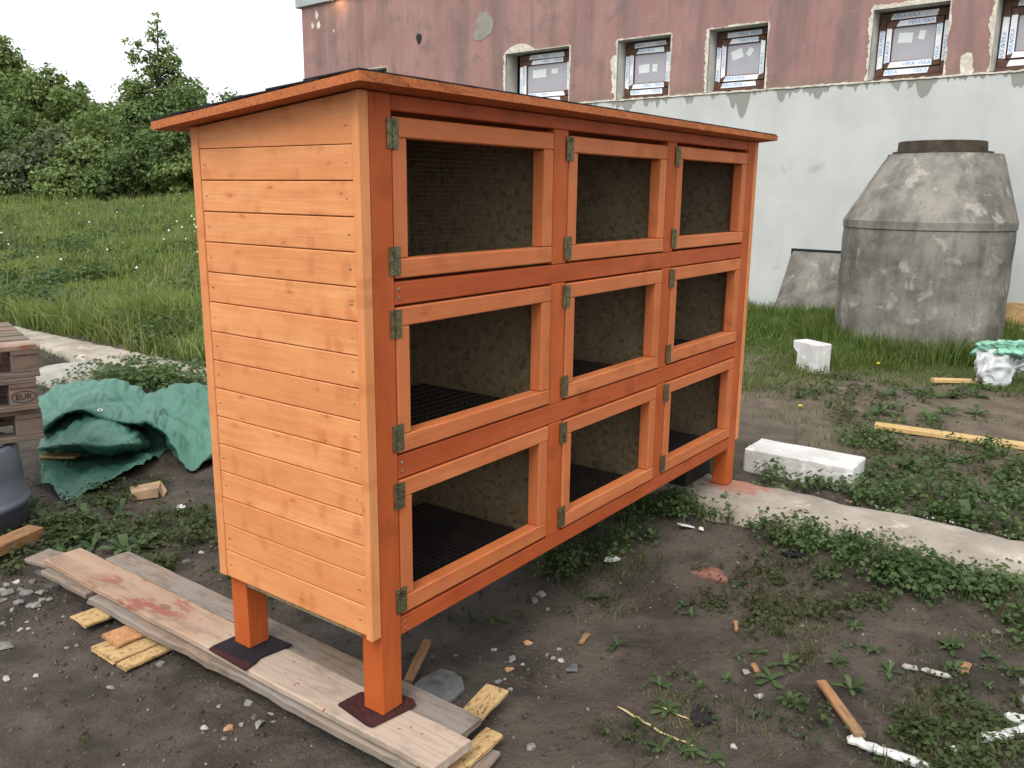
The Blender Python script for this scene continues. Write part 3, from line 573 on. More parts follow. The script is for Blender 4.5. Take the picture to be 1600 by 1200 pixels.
# roof: stained OSB sheet under overlapping bitumen strips
RX0, RX1, RY0, RY1 = -.092, 2.485, -.068, .755
m = MB(); nx = 60; vv = []; rr = random.Random(3)
for i in range(nx + 1):
    x = RX0 + (RX1 - RX0) * i / nx
    for (y, o_) in ((RY0, 0), (RY0, .0215), (RY1, .0215), (RY1, 0)):
        jy = rr.uniform(-.0015, .0015) - (rr.random() < .12) * .003 * (1 if y < 0 else -1) * -1; vv.append((x, y + jy, ztop(y) + .002 + o_ + rr.uniform(-.0006, .0006)))
ff = []
for i in range(nx):
    a = 4 * i
    for k in range(4): ff.append((a + k, a + (k + 1) % 4, a + 4 + (k + 1) % 4, a + 4 + k))
ff += [(3, 2, 1, 0), (4 * nx, 4 * nx + 1, 4 * nx + 2, 4 * nx + 3)]
m.add(vv, [f[::-1] for f in ff]); roof = m.build('roof', 'osb_roof', hut)
ny = 6; st = (RY1 - RY0) / ny
for k in range(ny):
    y0, y1 = RY0 + k * st + (.004 if k == 0 else 0), RY0 + (k + 1) * st + (.05 if k < ny - 1 else .01); base = .0248; vv = []; rr = random.Random(90 + k); n = 40
    for i in range(n + 1):
        x = RX0 + rr.uniform(.002, .006) + (RX1 - RX0 - .008) * i / n; l0 = base + .0005 * 0; l1 = base + (.0055 if k < ny - 1 else 0)
        y0j, y1j = y0 + rr.uniform(-.002, .002), y1 + rr.uniform(-.002, .002); z0, z1 = ztop(y0) + base + (.0 if k == 0 else .0), ztop(y1) + l1
        # the upper strip laps over the next lower one (the roof falls to the rear)
        vv += [(x, y0j, z0), (x, y0j, z0 + .004), (x, y1j, z1 + .004), (x, y1j, z1)]
    ff = []
    for i in range(n):
        a = 4 * i
        for q in range(4): ff.append((a + q, a + 4 + q, a + 4 + (q + 1) % 4, a + (q + 1) % 4))
    ff += [(0, 1, 2, 3), (4 * n + 3, 4 * n + 2, 4 * n + 1, 4 * n)]; mm = MB(); mm.add(vv, ff); mm.build('roofing_felt_strip', 'felt', roof)
# pads under the legs
def sheet(name, pxs, z, th, mats, label, cat, split=None, group=None):
    P = [atz(x, y, z) for x, y in pxs]; c = sum(P) / len(P); m = MB(); m.prism([(p[0] - c[0], p[1] - c[1]) for p in P], -th, 0); return tag(m.build(name, mats, None, False, (c[0], c[1], z)), label, cat, group)
def pad(name, pxs, lab, rot=0):
    P = [atz(x, y, 0) for x, y in pxs]; c = sum(P) / len(P); e = empty(name, (c[0], c[1], -.006), 0, lab, 'pad'); q = [(p[0] - c[0], p[1] - c[1]) for p in P]
    m = MB(); m.prism(q, .003, .0062); m.build('granule_face', 'pad', e); m = MB(); m.prism([(x * .97 - .004, y * .97 + .004) for x, y in q], 0, .0028); m.build('backing', 'padb', e)
e = empty('bitumen_pad', (0, .6, -.006), 0, 'black and dark red bitumen pad under the rear left leg of the hutch', 'pad')
m = MB(); m.prism([(-.045, -.1), (-.01, -.084), (.1, -.1), (.088, .085), (.0, .088), (-.06, .09), (-.058, 0)], .0015, .0062); m.build('black_face', 'padb', e)
m = MB(); m.prism([(-.082, -.105), (-.05, -.1), (-.0465, -.09), (-.0595, 0), (-.0615, .088), (-.075, .086)], .0, .006); m.build('granule_face', 'pad', e)
pad('bitumen_pad', [(529, 1099), (563, 1081), (622, 1083), (646, 1092), (650, 1101), (640, 1107), (583, 1135), (575, 1132)], 'dark red bitumen shingle pad under the nearest front leg of the hutch')
tub = empty('plastic_tub', (2.33, .27, .022), 0, 'black plastic tub standing on the concrete strip behind the right front leg', 'tub')
m = MB(); m.box(-.15, .13, -.13, .16, 0, .115, .008); m.build('tub_wall', 'grate', tub); m = MB(); m.box(-.158, .138, -.138, .168, .1155, .13, .004); m.build('rim', 'padb', tub)

# ---------------------------------------------------------------- loose planks and boards
def rough(name, A, B, width, th, mat, label, cat='plank', group=None, seg=14, jit=.0025, ends=0.0, wane=0, zt=None, roll=0, seed=0, bow=0):
    """A, B: ends of the centre line at the board's top face"""
    A = np.array(A, float); B = np.array(B, float); L = np.linalg.norm(B - A); t = (B - A) / L; yaw = math.atan2(t[1], t[0]); pitch = -math.asin(t[2]); rr = random.Random(seed or hash(label) % 9999); vv = []; ff = []
    w0 = 0; b = min(.004, th * .25)
    for i in range(seg + 1):
        u = L * i / seg; w0 = .8 * w0 + rr.uniform(-jit, jit); hw = width / 2; e = rr.uniform(-ends, ends) if i in (0, seg) else 0
        wl = hw + w0 + (wane * abs(math.sin(u * 9 + 1)) * rr.uniform(.3, 1) if wane else 0); wr = hw + rr.uniform(-jit, jit) * .6; wr += bow * math.sin(math.pi * i / seg)
        prof = [(-wl, -th + b), (-wl + b, -th), (wr - b, -th), (wr, -th + b), (wr, -b), (wr - b, 0), (-wl + b + wane * .6, 0), (-wl, -b - wane * .3)]
        for k, (p, q) in enumerate(prof): vv.append((u + e + (rr.uniform(-ends, ends) * .5 if i in (0, seg) else 0), p + rr.uniform(-jit, jit) * .25, q + rr.uniform(-jit, jit) * .15))
    for i in range(seg):
        for k in range(8): ff.append((i * 8 + k, (i + 1) * 8 + k, (i + 1) * 8 + (k + 1) % 8, i * 8 + (k + 1) % 8))
    ff += [tuple(range(8)), tuple(seg * 8 + k for k in range(8))[::-1]]
    m = MB(); m.add(vv, [f[::-1] for f in ff]); o = m.build(name, mat); o.location = A; o.rotation_euler = (roll, pitch, yaw)
    return tag(o, label, cat, group)
def pl(name, pA, pB, z, width, th, mat, label, **k): a, b = atz(*pA, z), atz(*pB, z); return rough(name, a, b, width, th, mat, label, **k)
GP = 'boards stacked under the left legs'
rough('plank', (.015, 1.775, -.007), (.002, -.252, -.007), .148, .024, 'plank_a', 'long pinkish plank with red paint stains under the left legs', group=GP, seg=30, seed=3, ends=.004)
rough('plank', (.142, 1.60, -.0105), (.125, -.2, -.0105), .098, .022, 'grey_x', 'grey weathered plank lying right of the paint stained plank', group=GP, seg=26, seed=4, ends=.006)
rough('plank', (-.018, 1.40, -.0335), (-.005, -.2, -.0335), .148, .029, 'grey_x', 'rough edged slab board directly under the paint stained plank', group=GP, seg=40, jit=.004, wane=.003, bow=.03, seed=6, ends=.02)
rough('plank', (-.02, 1.74, -.0335), (-.012, 1.42, -.0335), .14, .022, 'grey_x', 'short grey board under the far end of the plank stack', group=GP, seed=7, ends=.005)
rough('plank', (-.02, 1.92, -.034), (.02, 1.745, -.036), .115, .02, 'grey_x', 'short dark board end poking out beyond the far end of the paint stained plank', group=GP, seed=8, ends=.004)
def strip_px(name, pA, pB, z, w, th, mat, label, **k): return pl(name, pA, pB, z, w, th, mat, label, **k)
GO = 'short boards propping the planks'
rough('osb_strip', (-.172, 1.305, -.064), (.09, 1.30, -.064), .105, .014, 'osb_bits', 'lone short yellow board poking out from under the planks nearest the rubble', cat='board', group=GO, seed=11, ends=.014, seg=12)
rough('osb_strip', (-.176, 1.095, -.064), (.1, 1.09, -.064), .11, .014, 'osb_paint', 'orange stained short board on top of two yellow boards under planks', cat='board', group=GO, seed=12, ends=.006, seg=12)
rough('osb_strip', (-.226, 1.057, -.0805), (.1, 1.05, -.0805), .148, .014, 'osb_bits', 'wider yellow board under the orange stained short board', cat='board', group=GO, seed=13, ends=.006, seg=12)
rough('osb_strip', (-.228, .94, -.0805), (.1, .937, -.0805), .056, .014, 'osb_bits', 'narrow yellow board closest to the camera of the left propping boards', cat='board', group=GO, seed=14, ends=.006, seg=12)
rough('osb_strip', tuple(atz(776, 1074, -.045)), (-.02, -.17, -.045), .075, .016, 'osb_bits', 'upper yellowish strip with paint spots sticking out past the near plank end', cat='board', group=GO, seed=15, ends=.004, seg=8)
rough('osb_strip', tuple(atz(772, 1141, -.064)), (-.04, -.235, -.064), .06, .018, 'osb_bits', 'middle yellow strip in the near stack right of the plank end', cat='board', group=GO, seed=16, ends=.004, seg=8)
rough('osb_strip', tuple(atz(762, 1168, -.084)), (-.04, -.27, -.084), .08, .014, 'grey_x', 'lowest grey strip under the near plank end', cat='board', group=GO, seed=17, ends=.004, seg=8)

# right hand yard: plank, lath, OSB sheet against the wall
a = gp(1366, 672); b = gp(1640, 712); rough('plank', (a[0], a[1], a[2] + .045), (b[0], b[1], b[2] + .05), .085, .03, 'pale_x', 'long yellow plank lying on the soil at the right edge', seed=21, ends=.004, jit=.001)
a = gp(1456, 601); b = gp(1535, 603); rough('lath', (a[0], a[1], a[2] + .05), (b[0], b[1], b[2] + .05), .06, .03, 'pale_x', 'short pale lath in the grass beside the plastic bag', 'lath', seed=22)
d_ = lambda s, y, z: tuple(BA + Vector((math.cos(BROT) * s - math.sin(BROT) * y, math.sin(BROT) * s + math.cos(BROT) * y, z)))
A = Vector(d_(5.0, -.10, .0)); B_ = Vector(d_(6.6, -.10, .0))
m = MB(); m.box(0, 1.6, -.009, .009, 0, .36, .002); o = m.build('osb_sheet', 'osb_bits', None, False, (A[0], A[1], -.02)); o.rotation_euler = (-.14, 0, BROT); tag(o, 'yellow wood board leaning at the foot of the white wall at right edge', 'board')
rough('lath', d_(4.85, -.42, .13), d_(6.4, -.42, .13), .05, .035, 'pale_x', 'upper pale lath in front of the yellow board at the right edge', 'lath', seed=23)
rough('lath', d_(5.0, -.6, .03), d_(6.4, -.66, .03), .06, .04, 'pale_x', 'lower pale lath lying in grass at the right edge below another', 'lath', seed=24)
# white aerated concrete blocks
def block(name, corners, h, label, rz=0, dims=None, notch=False):
    m = MB(); L, Wd = dims; n = 10; rr = random.Random(int(L * 1000)); vv = []
    m.box(0, L, 0, Wd, 0, h, .008)
    if notch: m.v = [(x, y, z) for x, y, z in m.v]
    o = m.build(name, 'aac', None, False, corners); o.rotation_euler = (0, 0, rz)
    md = o.modifiers.new('sub', 'SUBSURF'); md.subdivision_type = 'SIMPLE'; md.levels = md.render_levels = 3
    tx = bpy.data.textures.new('chips', 'CLOUDS'); tx.noise_scale = .05; dm = o.modifiers.new('wear', 'DISPLACE'); dm.texture = tx; dm.strength = .008; dm.mid_level = .5
    return tag(o, label, 'block')
block('concrete_block', (2.96, -.475, -.03), .135, 'white aerated concrete block lying flat beside the right front leg', math.pi / 2, (.55, .235))
g = gp(1283, 580)
m = MB(); m.prism([(-.13, 0), (.1, 0), (.1, .19), (.1, .26), (-.18, .26), (-.18, .2), (-.13, .16)], -.075, .075); m.v = [(y_ if False else x, z, y) for x, y, z in m.v]
o = m.build('concrete_block', 'aac', None, False, (g[0], g[1] + .06, g[2] - .02)); o.rotation_euler = (0, 0, math.radians(58))
md = o.modifiers.new('bev', 'BEVEL'); md.width = .01; md.segments = 2
o.rotation_euler = (0, 0, math.radians(62) + math.pi); tag(o, 'small white broken concrete block standing in the grass before the concrete cone', 'block')

# manhole cone and the sloping concrete against the wall
con = empty('manhole_cone', (7.447, .256, 0), 0, 'tall grey concrete manhole cone with an iron rim on top', 'manhole cone')
m = MB(); prof = []
for k in range(13): z = -.12 + k * (1.10 + .12) / 12; prof.append((.735 + .012 * math.sin(k * 1.9) * .3, z, 0, 0))
prof += [(.738, 1.1, 0, 0)]
m.lathe(prof, 64, .003); m.build('shaft_ring', 'conc_old', con)
m = MB(); prof = [(.736, 1.1015, 0, 0), (.742, 1.104, 0, 0), (.743, 1.172, 0, 0), (.742, 1.1735, 0, 0)]
for k in range(1, 12): t_ = k / 12; prof.append((.741 + (.50 - .741) * t_, 1.1735 + .575 * t_, .20 * t_, -.043 * t_))
prof += [(.497, 1.75, .2, -.043), (.49, 1.772, .2, -.043), (.40, 1.778, .2, -.043)]
m.lathe(prof, 64, .003); m.build('cone', 'conc_old', con)
m = MB(); m.lathe([(.43, 1.7785, .195, -.02), (.43, 1.795, .195, -.02), (.385, 1.797, .193, -.015), (.378, 1.885, .193, -.013), (.365, 1.89, .193, -.013), (.33, 1.885, .193, -.013), (.3, 1.8, .193, -.013)], 48, .002); m.build('iron_rim', 'iron', con)
but = empty('concrete_buttress', BA, BROT, 'low sloping concrete stub set into the white wall left of the cone', 'concrete stub')
m = MB(); n = 10; vv = []; rr = random.Random(8)
for i in range(n + 1):
    for j in range(n + 1):
        u, w = i / n, j / n; sx = (2.72 + (2.83 - 2.72) * w) + u * (1.5 - .2 * w); vv.append((sx, -.34 + .26 * w + rr.uniform(-.006, .006), -.15 + w * .87 + rr.uniform(-.004, .004)))
base = len(vv)
ff = [(i * (n + 1) + j, (i + 1) * (n + 1) + j, (i + 1) * (n + 1) + j + 1, i * (n + 1) + j + 1) for i in range(n) for j in range(n)]
vv += [(2.62, -.02, -.15), (2.85, -.02, .73), (4.2, -.02, .73), (4.2, -.02, -.15)]
ff += [tuple(j for j in range(n + 1))[::-1] + (base, base + 1), tuple(i * (n + 1) + n for i in range(n + 1))[::-1] + (base + 1, base + 2), tuple(n * (n + 1) + j for j in range(n + 1)) + (base + 2, base + 3)]
m.add(vv, ff); m.build('sloping_face', 'conc_old', but)
m = MB(); m.box(2.80, 4.2, -.045, -.034, .735, .765, .004); m.box(2.80, 2.822, -.046, -.0345, .45, .745, .004); m.build('open_joint', 'grate', but)

# ---------------------------------------------------------------- left: barrel, pallets, tarpaulin
PE = np.array((-.962, .273)); PA_ = np.array((.273, .962))
bc = np.array((.175, 2.41)) + .238 * PE + .17 * PA_
br = empty('plastic_barrel', (bc[0], bc[1], -.1), 0, 'blue grey plastic drum carrying the pallets at the left edge', 'barrel')
m = MB(); m.lathe([(.25, 0, 0, 0), (.262, .01, 0, 0), (.264, .09, 0, 0), (.276, .098, 0, 0), (.279, .112, 0, 0), (.274, .126, 0, 0), (.26, .134, 0, 0), (.256, .24, 0, 0), (.248, .36, 0, 0), (.238, .372, 0, 0), (.2, .376, 0, 0)], 56); m.build('drum_wall', 'barrel', br, True)
m = MB(); m.lathe([(.2, .3765, 0, 0), (.22, .3768, 0, 0), (.225, .384, 0, 0), (.2, .386, 0, 0)], 40); m.build('lid', 'barrel', br)
br2 = br.copy(); COL.objects.link(br2); q2 = bc + PE * .72 + PA_ * .25; br2.location = (q2[0], q2[1], -.1); br2['label'] = 'second drum under the far left end of the pallets'
for ch in br.children: c2 = ch.copy(); COL.objects.link(c2); c2.parent = br2
corner = np.array((.268, 2.40)); PYAW = math.atan2(-PE[1], -PE[0])          # local x runs towards the pallet's right end
def pallet(k, dx, dy, z, dr, label):
    loc = corner + PE * (1.2) ; e = empty('pallet', (loc[0] + dx, loc[1] + dy, z), PYAW + dr, label, 'pallet', 'pallets stacked on the drum'); rr = random.Random(k)
    for y in (0, .3275, .70): 
        for x in (0, .5275, 1.055):
            bw = .145 if x == .5275 else .107; x = x + (.038 if x > 1 else 0); m = MB(); m.box(x, x + bw, y + .004, y + (.145 if y == .3275 else .1), .0225, .1, .003); bk = m.build('block', 'pallet_x', e)
            if y == 0 and x > 1 and k == 2:
                m = MB(); m.add([(x + .054 + v[0] * .72, .0025, .061 + v[1] * .72) for v in EV], EF)
                q = [(x + .054 + .046 * math.cos(a), .061 + .026 * math.sin(a)) for a in np.linspace(0, 6.283, 25)]
                for p, p2 in zip(q[:-1], q[1:]): m.tube([(p[0], .0032, p[1]), (p2[0], .0032, p2[1])], .0012, 4, False)
                m.build('branded_mark', 'felt', bk)
        m = MB(); m.box(0, 1.2, y, y + (.145 if y == .3275 else .104), 0, .022, .002); m.build('base_board', 'pallet_x', e)
    for x in (0, .5275, 1.093): m = MB(); m.box(x + .001, x + .106, .0, .8, .1005, .121, .002); m.build('stringer_board', 'pallet_y', e)
    for y, w in ((0, .145), (.19, .1), (.3275, .145), (.515, .1), (.655, .145)):
        m = MB(); m.box(-.002, 1.2 + rr.uniform(-.004, .004), y - .001, y + w, .1215, .144, .002); m.build('deck_board', 'paint_x' if k == 3 and y == 0 else 'pallet_x', e)
pallet(1, .012, 0.0, .286, .015, 'lowest pallet of the stack resting on the blue grey drum')
pallet(2, .0, .01, .431, -.01, 'middle pallet of the stack with an oval burnt mark on its block')
pallet(3, .02, -.0, .576, .0, 'topmost pallet of the stack with red paint on its edge board')
q = corner + PE * .13 + PA_ * .1; rough('board', (q[0], q[1], .745), tuple(q + PE * .6) + (.75,), .16, .024, 'paint_x', 'loose stained board lying on top of the pallet stack', 'board', seed=31)
a = atz(54, 822, -.03); b = atz(-60, 872, -.03); rough('plank', tuple(a), tuple(b), .09, .045, 'lath_x', 'reddish timber offcut on the ground at the left edge below the drum', seed=32, ends=.006)

def tarpaulin():
    cols = [62, 100, 135, 175, 210, 235, 262, 297, 335, 380]
    #        rows: back foot, ridge, slope, lip, tuck, inner fold top, inner fold front, tuck, sheet back, sheet edge  -> (y px, depth)
    T = [
     [(650, 5.9), (622, 5.35), (645, 5.1), (672, 4.85), (676, 5.05), (690, 5.05), (700, 4.8), (704, 4.95), (720, 4.75), (738, 4.52)],
     [(640, 5.9), (600, 5.35), (618, 5.1), (647, 4.86), (645, 5.1), (668, 4.95), (695, 4.64), (704, 4.95), (740, 4.65), (782, 4.23)],
     [(635, 5.9), (596, 5.35), (615, 5.1), (640, 4.86), (645, 5.1), (650, 4.9), (694, 4.60), (712, 4.95), (736, 4.68), (764, 4.33)],
     [(632, 5.9), (595, 5.35), (622, 5.1), (655, 4.82), (652, 5.1), (658, 4.88), (696, 4.58), (716, 4.95), (728, 4.72), (750, 4.44)],
     [(632, 5.9), (603, 5.35), (630, 5.1), (661, 4.80), (664, 5.1), (668, 4.92), (692, 4.66), (708, 4.95), (716, 4.8), (730, 4.58)],
     [(640, 5.9), (612, 5.35), (634, 5.1), (659, 4.82), (668, 5.1), (690, 5.05), (696, 5.0), (704, 5.0), (709, 4.9), (716, 4.7)],
     [(640, 5.9), (606, 5.35), (640, 5.05), (684, 4.76), (690, 5.05), (698, 5.1), (702, 5.1), (704, 5.1), (706, 5.08), (708, 5.0)],
     [(635, 5.9), (601, 5.35), (660, 5.0), (733, 4.62), (725, 4.8), (715, 5.0), (708, 5.1), (706, 5.1), (704, 5.1), (702, 5.08)],
     [(635, 5.9), (602, 5.3), (650, 5.0), (704, 4.72), (704, 4.85), (704, 5.0), (704, 5.1), (702, 5.1), (700, 5.12), (699, 5.12)],
     [(640, 5.9), (610, 5.3), (650, 5.05), (700, 4.8), (700, 4.9), (700, 5.0), (700, 5.1), (700, 5.1), (698, 5.14), (697, 5.15)]]
    P = np.array([[atd(cols[c], T[c][r][0], T[c][r][1]) for r in range(10)] for c in range(10)])
    def cr(P, n):
        N = P.shape[0]; out = []
        for i in range(N - 1):
            p0, p1, p2, p3 = P[max(i - 1, 0)], P[i], P[i + 1], P[min(i + 2, N - 1)]
            for t in np.linspace(0, 1, n, endpoint=False): out.append(.5 * (2 * p1 + (p2 - p0) * t + (2 * p0 - 5 * p1 + 4 * p2 - p3) * t * t + (3 * p1 - p0 - 3 * p2 + p3) * t ** 3))
        out.append(P[-1]); return np.array(out)
    Q = cr(P, 22); Q = np.swapaxes(cr(np.swapaxes(Q, 0, 1), 20), 0, 1); nu, nv = Q.shape[:2]
    du = np.gradient(Q, axis=0); dv = np.gradient(Q, axis=1); N = np.cross(du, dv); N /= np.linalg.norm(N, axis=2, keepdims=True) + 1e-9
    def wr(f, p): x, y, z = Q[..., 0], Q[..., 1], Q[..., 2]; return np.sin(f * (x * 1.1 - .6 * y + .9 * z) + p + 2.2 * np.sin(f * .45 * (y + .8 * z) + p * 2) + 1.3 * np.sin(f * .8 * (x - z) + p))
    dsp = .022 * (.6 - np.abs(wr(7, .3))) + .017 * (.6 - np.abs(wr(12, 1.7))) + .010 * (.6 - np.abs(wr(21, 2.9))) + .006 * (.6 - np.abs(wr(37, .8))) + .003 * (.6 - np.abs(wr(61, 1.8)))
    Q = Q + N * dsp[..., None]
    gh = ground_h(Q[..., 0], Q[..., 1]) + .006; Q[..., 2] = np.maximum(Q[..., 2], gh)
    c = Q.reshape(-1, 3).mean(0); c[2] = -.09; idx = np.arange(nu * nv).reshape(nu, nv); q = np.stack((idx[:-1, :-1], idx[:-1, 1:], idx[1:, 1:], idx[1:, :-1]), -1).reshape(-1, 4)
    root = empty('tarpaulin', c, 0, 'crumpled green tarpaulin heaped on the ground behind the hutch', 'tarpaulin')
    o = fast_mesh('sheet', Q.reshape(-1, 3) - c, q.ravel(), np.full(len(q), 4), 'tarp', True); o.parent = root
    sm = o.modifiers.new('thick', 'SOLIDIFY'); sm.thickness = .0025
    for (ci, ri) in (((157 - 135) / 40 + 2, 2.93), (1.05, 8.9)):
        i, j = int(ci * 22), int(ri * 20); p = Q[i, j] - c; nn = N[i, j]; nn = nn if nn @ (CAM - Q[i, j]) > 0 else -nn
        m = MB(); m.lathe([(.007, 0, 0, 0), (.007, .003, 0, 0), (.014, .0035, 0, 0), (.0145, 0, 0, 0)], 16); o2 = m.build('eyelet', 'eyelet', root); o2.location = Vector(p + nn * .004); o2.rotation_euler = Vector(nn).to_track_quat('Z', 'Y').to_euler()
        m = MB(); m.lathe([(.0069, .001, 0, 0), (.0069, .0038, 0, 0)], 12); o3 = m.build('eyelet_hole', 'grate', root); o3.location = o2.location; o3.rotation_euler = o2.rotation_euler
tarpaulin()
q = gp(92, 724); rough('osb_strip', (q[0] - .05, q[1] + .07, q[2] + .05), (q[0] + .07, q[1] - .08, q[2] + .05), .08, .015, 'osb_bits', 'small yellow board scrap half under the tarpaulin', 'board', seed=33, seg=6)

# ---------------------------------------------------------------- small litter
def hull(name, pts, mat, label, cat, loc, group=None, rz=0, smooth=False):
    bm = bmesh.new()
    for p in pts: bm.verts.new(p)
    r = bmesh.ops.convex_hull(bm, input=bm.verts); 
    for v in [v for v in bm.verts if not v.link_faces]: bm.verts.remove(v)
    me = bpy.data.meshes.new(name); bm.to_mesh(me); bm.free(); me.materials.append(MT[mat]); o = link(name, me, None, loc); o.rotation_euler = (0, 0, rz); return tag(o, label, cat, group)
def stone(px, py, wpx, mat, label, group, flat=.5, seed=0, name='stone', cat='stone'):
    g = gp(px, py); dep = float((np.array(g) - CAM) @ C_F); w = wpx / FPX * dep; rr = random.Random(seed + int(px * 7 + py)); pts = []
    for k in range(16):
        a = rr.uniform(0, 6.28); h = rr.uniform(-1, 1); q = math.sqrt(1 - h * h); pts.append((w * .55 * q * math.cos(a) * rr.uniform(.75, 1.1), w * .42 * q * math.sin(a) * rr.uniform(.75, 1.1), w * .5 * flat * h))
    return hull(name, pts, mat, label, cat, (g[0], g[1], g[2] + w * flat * .18), group, rr.uniform(0, 3.1))
LR = 'rubble stones at the left edge'; lab = 'grey stone in the rubble patch left of the plank stack'; labw = 'pale stone in the rubble patch left of the plank stack'
Z6 = lambda x, y: (x * .3166, 820 + y * .3166)
for (x, y, w, mt) in ((130, 343, 22, 'stone'), (90, 393, 22, 'stone'), (200, 345, 22, 'stone'), (40, 340, 26, 'stone'), (15, 380, 16, 'stone'), (205, 375, 16, 'stone'), (160, 285, 16, 'stone'), (150, 405, 16, 'stone'), (60, 425, 14, 'stone'), (10, 330, 16, 'stone'), (180, 405, 22, 'stone'), (245, 372, 14, 'stone'), (100, 320, 12, 'stone'), (12, 490, 10, 'stone'), (330, 610, 9, 'stone'), (380, 600, 9, 'stone')):
    p = Z6(x, y); stone(p[0], p[1], w, mt, lab, LR, .5)
for (x, y, w) in ((80, 287, 17), (30, 300, 14), (130, 483, 9), (100, 522, 13), (140, 515, 8)): p = Z6(x, y); stone(p[0], p[1], w, 'stonew', labw, LR, .5)
for (x, y, w, mt, lb) in ((215, 237, 26, 'stone', 'grey stone touching the far end of the plank stack'), (262, 300, 30, 'slate', 'dark flat stone wedged under the far plank end'), (25, 605, 30, 'stone', 'largest smooth grey stone at the left edge of the yard'), (30, 762, 17, 'stonew', 'pale stone on bare soil near the left edge below the large one'), (175, 748, 12, 'stonew', 'small pale stone on bare soil right of another pale stone'), (995, 138, 11, 'stonew', 'small white stone behind the rear left leg near green weed'), (922, 190, 20, 'slate', 'dark slate flake by the green weed behind the planks'), (790, 690, 18, 'stone', 'grey stone lying in front of the short yellow boards'), (1225, 882, 19, 'stone', 'upright pale grey stone just below the plank stack'), (1285, 990, 26, 'stone', 'largest grey stone of the cluster below the planks'), (1012, 1005, 16, 'stonew', 'pale flat stone left of the orange brick chip'), (1130, 1005, 20, 'stoneo', 'orange brick chip on soil below the planks'), (545, 805, 14, 'stone', 'flat brownish stone pressed into the bare soil at left')):
    p = Z6(x, y); stone(p[0], p[1], w, mt, lb, None, .45)
for (x, y, w) in ((1195, 990, 12), (1258, 952, 13), (1105, 1057, 11), (1340, 935, 14), (1165, 1062, 9), (1350, 975, 9), (1080, 900, 10)): p = Z6(x, y); stone(p[0], p[1], w, 'stone', 'small grey stone in the cluster below the plank stack', 'small stones below the planks', .6)
Z7 = lambda x, y: (460 + x * .3, 850 + y * .3)
for (x, y, w, mt, lb) in ((1285, 268, 20, 'stone', 'rounded grey stone under the hutch, right one of a touching pair'), (1248, 297, 18, 'stone', 'rounded grey stone under the hutch, left one of a touching pair'), (1138, 605, 20, 'stone', 'flat grey stone right of the nearest leg above a brownish one'), (1115, 656, 17, 'stoneo', 'brownish stone right of the nearest leg below a flat grey one'), (1450, 660, 28, 'slate', 'blue grey slate flake on soil right of the stones'), (1230, 1060, 20, 'stone', 'pointed pale blue stone near the bottom edge right of the planks'), (1040, 555, 12, 'stonew', 'small pale stone in line with the nearest leg at right'), (1215, 518, 16, 'stoneo', 'tan crumpled chip on soil under the hutch front')):
    p = Z7(x, y); stone(p[0], p[1], w, mt, lb, None, .5)
for (x, y, w) in ((1345, 600, 11), (1390, 610, 12), (1315, 582, 10), (1060, 720, 14), (1125, 765, 13), (1380, 550, 8), (1320, 342, 9), (720, 590, 8), (840, 585, 9), (1190, 630, 9)): p = Z7(x, y); stone(p[0], p[1], w, 'stonew' if w > 10 and x > 1300 else 'stone', 'small pebble on soil right of the nearest leg', 'pebbles right of the nearest leg', .6)
Z8 = lambda x, y: (900 + x * .4375, 800 + y * .4375)
for (x, y, w, mt, lb) in ((605, 575, 18, 'stone', 'grey stone on soil left of the orange lath'), (652, 659, 20, 'stonew', 'pale flat stone on soil above the white foam, left of the lath'), (562, 840, 17, 'stonew', 'pale stone near the bottom edge beside the dry straw'), (810, 410, 10, 'stone', 'small bluish stone in the middle of the bare soil'), (1500, 430, 18, 'stone', 'grey stone among weeds near the right edge'), (1590, 612, 26, 'stone', 'upper brownish grey stone at the right edge'), (1580, 672, 30, 'stone', 'lower larger stone at the right edge'), (770, 790, 24, 'stoned', 'dark round stone in grass left of the lath'), (1370, 655, 14, 'stoneo', 'brown flat stone above the lower right weeds'), (1125, 540, 12, 'stonew', 'pale stone left of the broken white stick')):
    p = Z8(x, y); stone(p[0], p[1], w, mt, lb, None, .45)
g = gp(1113, 899); hull('brick_stone', [(-.085, .03, 0), (-.03, .04, .006), (0, .05, .014), (.03, .03, .016), (.055, -.045, .008), (.03, -.07, 0), (-.01, -.04, .008), (-.04, .0, .01), (0, 0, .022), (-.085, .02, -.02), (.05, -.06, -.02)], 'stoner', 'flat reddish broken stone in the soil before the hutch', 'stone', (g[0], g[1], g[2]), None, math.atan2(C_R[1], C_R[0]))
def flake(px, py, w, h, mat, label, cat, name, rz=0, th=.006, n=4, tilt=0, group=None):
    g = gp(px, py); rr = random.Random(int(px + py)); pts = []
    for k in range(n): a = 6.283 * (k + .5) / n; pts.append((w * .7 * math.cos(a) * rr.uniform(.85, 1.1), h * .7 * math.sin(a) * rr.uniform(.85, 1.1)))
    m = MB(); m.prism(pts, 0, th); o = m.build(name, mat, None, False, (g[0], g[1], g[2] + .012)); o.rotation_euler = (tilt, tilt * .5, rz); return tag(o, label, cat, group)
flake(1071, 826, .035, .07, 'white', 'larger white tile shard in the weeds before the hutch', 'tile shard', 'tile_shard', 1.0, .006, 4, .3)
flake(1095, 831, .03, .02, 'white', 'tiny white tile shard beside the larger one in the weeds', 'tile shard', 'tile_shard', .4, .006, 4, .2)
flake(955, 879, .06, .035, 'white', 'pale grey flat shard in the grass under the hutch front', 'tile shard', 'tile_shard', -.4, .006, 5, .1)
flake(1241, 868, .075, .09, 'felt', 'black roofing scrap at the edge of the lush weeds', 'roofing scrap', 'felt_scrap', .5, .005, 4, .1)
flake(1095, 1124, .085, .05, 'felt', 'black roofing scrap on the soil near the dry straw', 'roofing scrap', 'felt_scrap', .2, .005, 5, .05)
